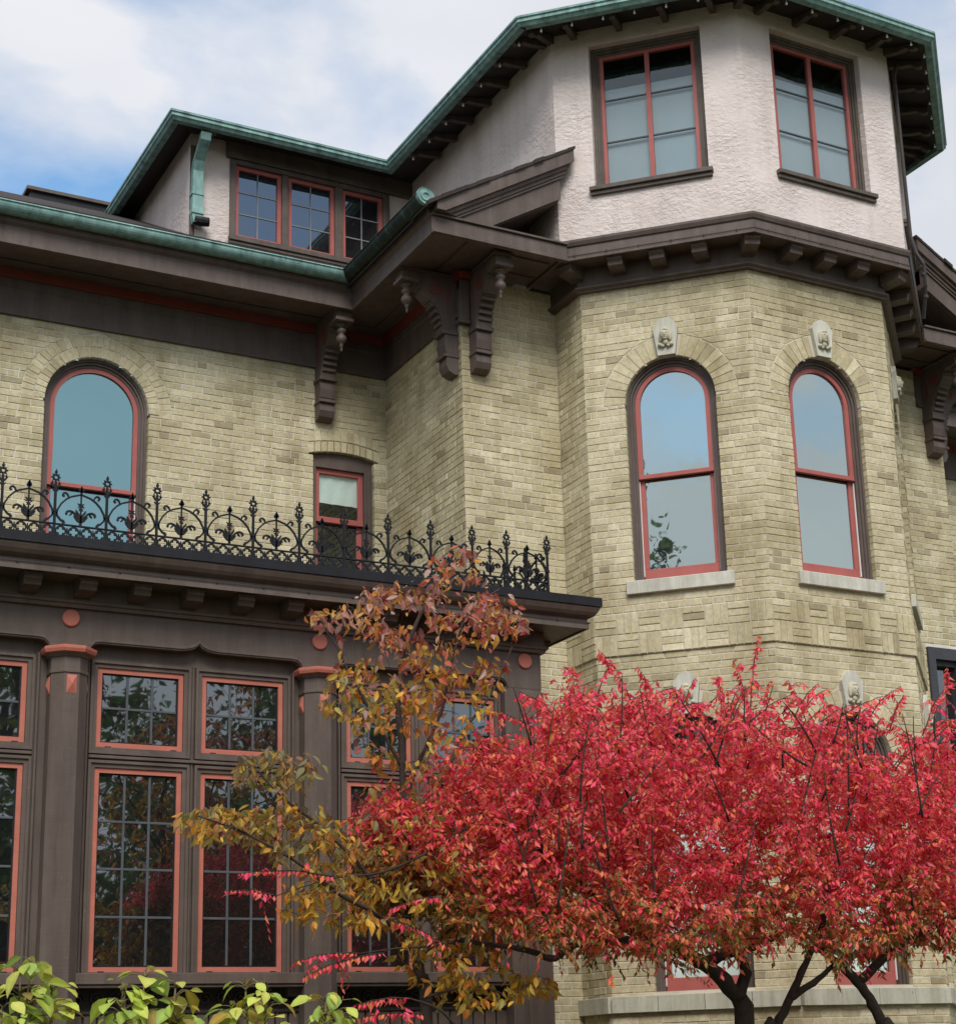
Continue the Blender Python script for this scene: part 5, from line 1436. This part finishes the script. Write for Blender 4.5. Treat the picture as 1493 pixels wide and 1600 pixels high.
    def colour(p, low=None):
        x, y = proj(p); yt, yb = interp(tx, ty, x), interp(bx, by, x); t = (y-yt)/max(yb-yt, 40)
        t += r.gauss(0, .13) + .16*math.sin(p.x*5.1+1.3)*math.sin(p.z*6.3) + (.22 if x < 760 else 0) + max(0, (p.y-9.9))*.35
        if low is not None: t = low
        if t > .95: c = r.choice(oliv if r.random() < .7 else oran)
        elif t > .80: c = r.choice(oran if r.random() < .6 else oliv if r.random() < .5 else crim)
        else: c = r.choice(crim) if r.random() < (.72 if x < 900 else .86) else r.choice(oran)
        k = r.uniform(.75, 1.2); return tuple(min(1, q*k) for q in c)
    def spray(pts, n, ln, low=None, tip=1.):
        for q in range(n):
            a = (q+.5)/n*(len(pts)-1)*tip; i = min(int(a), len(pts)-2); f = a-i
            p = pts[i].lerp(pts[i+1], f); d = (pts[i+1]-pts[i])
            if d.length < 1e-6: continue
            d.normalize(); side = d.cross(Vector((0, 0, 1)))
            side = side.normalized() if side.length > .05 else rnd_dir(r)
            sg = 1 if q % 2 else -1
            dr = d*.35+side*sg*r.uniform(.25, .8)+Vector((0, 0, -r.uniform(.45, 1.15)))+rnd_dir(r)*.35
            nr = d.cross(dr)*sg + rnd_dir(r)*.6
            L_ = ln*r.uniform(.5, 1.3)
            lv.add(p, dr, nr, L_, L_*r.uniform(.36, .5), colour(p, low), .3, r.uniform(0, .35))
    for pts in E:
        # only the outer length carries leaves, plus a drooping twig tip
        L_ = (pts[-1]-pts[0]).length; out = (pts[-1]-pts[0]).normalized()
        tail_ = [pts[-1]]
        dr = (out+Vector((r.uniform(-.8, .8), r.uniform(-.8, .5), r.uniform(-.1, .55)))).normalized(); p = pts[-1]; st_ = r.uniform(.05, .085)
        for q in range(3): p = p+dr*st_; dr = (dr+Vector((0, 0, -.22))).normalized(); tail_.append(p)
        sk.tubes.append((tail_, [.0022, .0018, .0015, .001], 3))
        k0 = max(0, len(pts)-5)
        spray(pts[k0:]+tail_[1:], r.randint(17, 25), .052)
        for q in range(2):
            d2 = (rnd_dir(r)+Vector((0, -.2, .25))).normalized(); a = pts[-2] if len(pts) > 1 else pts[-1]; tw = [a]; pp = a
            for z in range(3): pp = pp+d2*.055; d2 = (d2+Vector((0, 0, -.25))).normalized(); tw.append(pp)
            sk.tubes.append((tw, [.0018, .0015, .0012, .0008], 3)); spray(tw, r.randint(9, 13), .05)
    for pts in droop:
        sk.tubes.append((pts, [.003-.0022*i/6 for i in range(7)], 3)); spray(pts, r.randint(9, 16), .05, low=r.choice((.95, .95, .85, .3)))
    for (a, b_) in shoots:
        n = 9; d = b_-a; flat = abs(d.z) < abs(d.x)*.6
        pts = [a.lerp(b_, i/n)+Vector((0, 0, (.10 if not flat else .05)*d.length*math.sin(i/n*math.pi))) + rnd_dir(r)*.004 for i in range(n+1)]
        sk.tubes.append((pts, [.0055-.004*i/n for i in range(n+1)], 4)); spray(pts, int(d.length/.0125), .055, low=(.2 if r.random() < .8 else .8))
        for q in (3, 5, 7):
            if r.random() < .6:
                dd = (rnd_dir(r)+Vector((0, -.3, .3))).normalized(); tw = [pts[q]+dd*.05*k-Vector((0, 0, .012*k*k)) for k in range(4)]
                sk.tubes.append((tw, [.003, .002, .0015, .001], 3)); spray(tw, 9, .05, low=.2)
    sk.build(th, 'bark', 'branches', .011)
    lv.build(th, 'leaf', 300)
burning_bush()

# --- the yellow and russet small tree
def dogwood():
    base = at(662, 1590, 9.75)
    th = thing('small_tree', 'slender small tree with sparse gold, olive and russet drooping leaves before the sunroom corner', 'tree', (base.x+.1, 9.75, 0))
    sk = Skeleton(21); r = random.Random(22); P = lambda x, y, Y: at(x, y, Y)
    g0 = Vector((base.x+.1, 9.75, -.05))
    sk.limb([g0, P(668, 1590, 9.75), P(655, 1520, 9.7), P(640, 1440, 9.7), P(636, 1380, 9.7), P(630, 1280, 9.7), P(628, 1180, 9.7), P(622, 1080, 9.7), P(640, 1000, 9.7), P(672, 930, 9.7), P(700, 880, 9.7)], .045, .006)
    sk.limb([P(640, 1440, 9.7), P(600, 1400, 9.5), P(560, 1350, 9.4), P(500, 1290, 9.4), P(440, 1245, 9.4), P(400, 1200, 9.4)], .018, .005)
    sk.limb([P(645, 1470, 9.7), P(590, 1430, 9.4), P(520, 1390, 9.3), P(470, 1350, 9.3), P(380, 1300, 9.3), P(310, 1275, 9.3)], .018, .005)
    sk.limb([P(630, 1260, 9.7), P(655, 1190, 9.8), P(690, 1110, 9.8), P(705, 1040, 9.8), P(730, 960, 9.8), P(780, 920, 9.8)], .014, .005)
    sk.limb([P(632, 1330, 9.7), P(690, 1230, 9.6), P(720, 1150, 9.6), P(770, 1080, 9.6), P(800, 1010, 9.6)], .013, .005)
    sk.limb([P(628, 1200, 9.7), P(590, 1130, 9.7), P(550, 1060, 9.7), P(520, 1000, 9.7), P(490, 970, 9.7)], .012, .004)
    sk.limb([P(650, 1500, 9.7), P(720, 1440, 9.6), P(790, 1400, 9.6)], .014, .005)
    sk.limb([P(660, 1560, 9.7), P(740, 1540, 9.4), P(800, 1560, 9.4)], .010, .004)
    lv = Leaves(23); T = []; info = []
    def reg(n, f, pal):
        for _ in range(int(n*2.3)):
            x, y = f(); Y = 9.65+r.gauss(0, .28); T.append(at(x, y, Y)); info.append(pal)
    def ell(cx, cy, rx, ry):
        def g():
            while True:
                a, b_ = r.uniform(-1, 1), r.uniform(-1, 1)
                if a*a+b_*b_ < 1: return cx+a*rx, cy+b_*ry
        return g
    rus = [(.44, .11, .055), (.34, .085, .07), (.52, .20, .05), (.32, .14, .12), (.50, .26, .06), (.40, .20, .16), (.42, .25, .07), (.46, .30, .26)]
    gold = [(.60, .36, .05), (.55, .27, .04), (.45, .32, .06), (.50, .19, .04), (.33, .28, .07)]
    oli = [(.20, .19, .06), (.25, .18, .05), (.24, .16, .09), (.38, .24, .05), (.30, .14, .05), (.22, .20, .10)]
    reg(12, ell(700, 895, 45, 35), rus); reg(3, ell(732, 850, 18, 22), rus); reg(44, ell(620, 960, 95, 50), rus); reg(34, ell(770, 960, 60, 35), rus)
    reg(48, ell(660, 1040, 140, 50), gold+rus); reg(6, ell(500, 965, 25, 20), rus); reg(22, ell(560, 1090, 60, 40), oli+gold)
    reg(12, ell(700, 1090, 90, 40), gold)
    reg(30, ell(430, 1200, 70, 30), oli); reg(38, ell(350, 1285, 75, 25), oli+gold); reg(40, ell(460, 1300, 80, 45), oli+gold)
    reg(95, ell(600, 1345, 125, 75), gold+oli); reg(55, ell(560, 1410, 140, 40), gold); reg(45, ell(690, 1430, 95, 50), gold+oli); reg(25, ell(700, 1500, 90, 40), gold)
    reg(30, ell(650, 1150, 95, 70), gold+rus); reg(12, ell(640, 1240, 80, 50), gold+oli); reg(20, ell(740, 1540, 80, 40), gold); reg(10, ell(840, 1535, 40, 15), gold)
    order = {}
    E = sk.grow(T, rmin=.0018, k=.006, up=.06, rmax=.010, zpen=.5)
    Ta = np.array([tuple(t) for t in T])
    for pts in E:
        j = int(np.argmin(((Ta-np.array(pts[-1]))**2).sum(1))); pal = info[j]
        n = r.randint(3, 5)
        for q in range(n):
            a = max(0, len(pts)-1-r.random()**1.3*min(9, len(pts)-1)); i = min(int(a), len(pts)-2); p = pts[i].lerp(pts[i+1], a-i)
            d = rnd_dir(r); d.z = -abs(d.z)*.9-.35
            L_ = r.uniform(.04, .082)
            c = r.choice(pal); k = r.uniform(.85, 1.5)
            lv.add(p+rnd_dir(r)*.03, d, rnd_dir(r)+Vector((0, -.5, .5)), L_, L_*r.uniform(.38, .60), tuple(q_*k for q_ in c), .3, r.uniform(-.2, .8))
    sk.build(th, 'bark2', 'branches', .009)
    lv.build(th, 'leaf', 300, detail=True)
dogwood()

# --- tall lime-leaved plants along the bottom
def lime_plant(x, ytop, Y, seed, label, spread=1., n=3):
    r = random.Random(seed); top = at(x, ytop, Y)
    th = thing('broad_leaved_plant', label, 'plant', (top.x, Y, 0), 'broad-leaved plants along the sunroom')
    st = MB(); lv = Leaves(seed)
    lime = [(.50, .60, .10), (.58, .66, .13), (.42, .55, .10), (.62, .64, .14), (.36, .50, .11)]
    yel = [(.50, .40, .05), (.42, .30, .06), (.32, .24, .06)]
    for k in range(n):
        tp = top+Vector((r.uniform(-.22, .22)*spread, r.uniform(-.14, .14), -.03-.10*abs(r.gauss(0, 1)))) if k else top.copy()
        b0 = Vector((top.x+r.uniform(-.12, .12), Y+r.uniform(-.1, .1), -.02))
        pts = [b0.lerp(tp, i/8)+Vector((math.sin(i*.8+k)*.012, math.cos(i*.7)*.012, 0)) for i in range(9)]
        st.tube(pts, [.012-.007*i/8 for i in range(9)], 6)
        for q in range(32):
            h = r.random()**1.1; p = tp-Vector((0, 0, h*.5)); a = r.uniform(0, 2*math.pi) if q else -1.2
            ou = Vector((math.cos(a), math.sin(a), 0)); pl_ = r.uniform(.03, .09)+.05*h
            e = p+ou*pl_+Vector((0, 0, .03)); st.tube([p, p.lerp(e, .5)+Vector((0, 0, .012)), e], [.004, .003, .0025], 4)
            L_ = r.choice((r.uniform(.045, .085), r.uniform(.085, .145)))*(.7 if h < .05 else 1)
            c = r.choice(lime) if r.random() < .86 - .3*h else r.choice(yel); kk = r.uniform(.8, 1.1)
            lv.add(e, ou+Vector((0, 0, r.uniform(-1.0, .25))), Vector((0, 0, 1))+rnd_dir(r)*.5, L_, L_*r.uniform(.72, .9), tuple(z*kk for z in c), .16, r.uniform(.15, .6))
    part('stems', st, 'stem', th, smooth=True)
    lv.build(th, 'leaf_lime', 300, detail=True)
lime_plant(50, 1500, 9.3, 31, 'lime-leaved broad-leaved plant tallest at far left before the sunroom column', .6, 3)
lime_plant(228, 1512, 9.2, 32, 'bushy lime-leaved plant under the middle pair of sunroom windows', .95, 4)
lime_plant(385, 1536, 9.2, 33, 'lime-leaved plant with broad heart-shaped leaves under the right casement of the middle bay', .8, 4)
lime_plant(522, 1552, 9.1, 34, 'small lime-leaved plant beside the second sunroom column, left of the low red twigs', .6, 3)
lime_plant(4, 1572, 9.0, 35, 'lime-leaved plant cut by the left edge, lower than its tall neighbour', .8, 2)
# dry seed plumes between them
def plume(x, ytop, Y, seed, label):
    r = random.Random(seed); top = at(x, ytop, Y)
    th = thing('dry_plume', label, 'plant', (top.x, Y, 0), 'dry flower plumes among the lime plants')
    st = MB(); pts = [Vector((top.x, Y, 0)), Vector((top.x+.02, Y, top.z*.5)), top]; st.tube(pts, [.006, .005, .002], 5); part('stem', st, 'stem', th)
    lv = Leaves(seed)
    for q in range(70):
        h = r.random(); p = top-Vector((0, 0, h*.22)); a = r.uniform(0, 6.28); ou = Vector((math.cos(a), math.sin(a), .5))
        lv.add(p+ou*.05*h*r.random(), ou, rnd_dir(r), .03+.03*h, .008, tuple(c*r.uniform(.7, 1.2) for c in (.20, .15, .06)), .1, .3)
    lv.build(th, 'leaf', 0, stuff='seed_head')
plume(108, 1578, 9.25, 41, 'tan dry flower plume between the two leftmost lime plants')
plume(413, 1536, 9.4, 42, 'dry olive plume rising behind the lime plant of the middle bay')

# --- trees across the road behind the viewer, seen only mirrored in the panes
def yard_tree(x, y, h, rad, seed, label, n=5200, conifer=False):
    r = random.Random(seed); n = int(n*1.35); th = thing('yard_tree', label, 'tree', (x, y, 0), 'trees across the road')
    sk = Skeleton(seed); b0 = Vector((x, y, -.1))
    sk.limb([b0, b0+Vector((.1, .1, h*.25)), b0+Vector((-.1, .2, h*.55)), b0+Vector((.1, 0, h*.92))], .05*h*.5, .05)
    T = []
    for _ in range(90):
        d = rnd_dir(r); q = r.random()**.4; zc = h*.56
        T.append(Vector((x+d.x*rad*q, y+d.y*rad*q, zc+d.z*h*.42*q)))
    E = sk.grow(T, rmin=.012, k=.012, rmax=.14, up=.05)
    sk.build(th, 'bark', 'branches', .06)
    lv = Leaves(seed); pal = [(.085, .13, .03), (.11, .15, .04), (.06, .095, .03), (.14, .14, .04)]
    for pts in E:
        for q in range(n//len(E)):
            p = pts[-1].lerp(pts[max(0, len(pts)-4)], r.random())+rnd_dir(r)*r.uniform(0, rad*.17)
            s_ = r.uniform(.12, .30); lv.add(p, rnd_dir(r)+Vector((0, 0, -.4)), rnd_dir(r), s_, s_*.6, tuple(c*r.uniform(.7, 1.3) for c in r.choice(pal)), .2, .2)
    lv.build(th, 'leaf', 0, stuff='crown')
for i, (x, y, h, rad) in enumerate(((7, -9, 10.6, 3.8), (14, -13, 12.5, 4.8), (21, -11, 11.5, 4.4), (2, -16, 12, 4.5), (28, -16, 13, 5), (10, -22, 15.5, 6))):
    yard_tree(x, y, h, rad, 60+i, 'leafy green tree across the road, ' + ('nearest on the right', 'third from the left in the near row', 'second from the right end', 'directly behind the viewer', 'farthest right', 'tallest at the back')[i])
yard_tree(-12.7, .9, 17.6, 3.4, 71, 'tall green tree left of the viewer, mirrored in the turret window', 6500)
for i, x in enumerate((4.5, 8, 11.5, 15, 18.5, 22.5)):
    yard_tree(x, -8.5-(i % 2)*1.2, 6.2+.5*(i % 3), 2.6, 80+i, 'bushy green street tree, ' + ('first', 'second', 'third', 'fourth', 'fifth', 'sixth')[i] + ' from the left in the low row across the road', 5200)
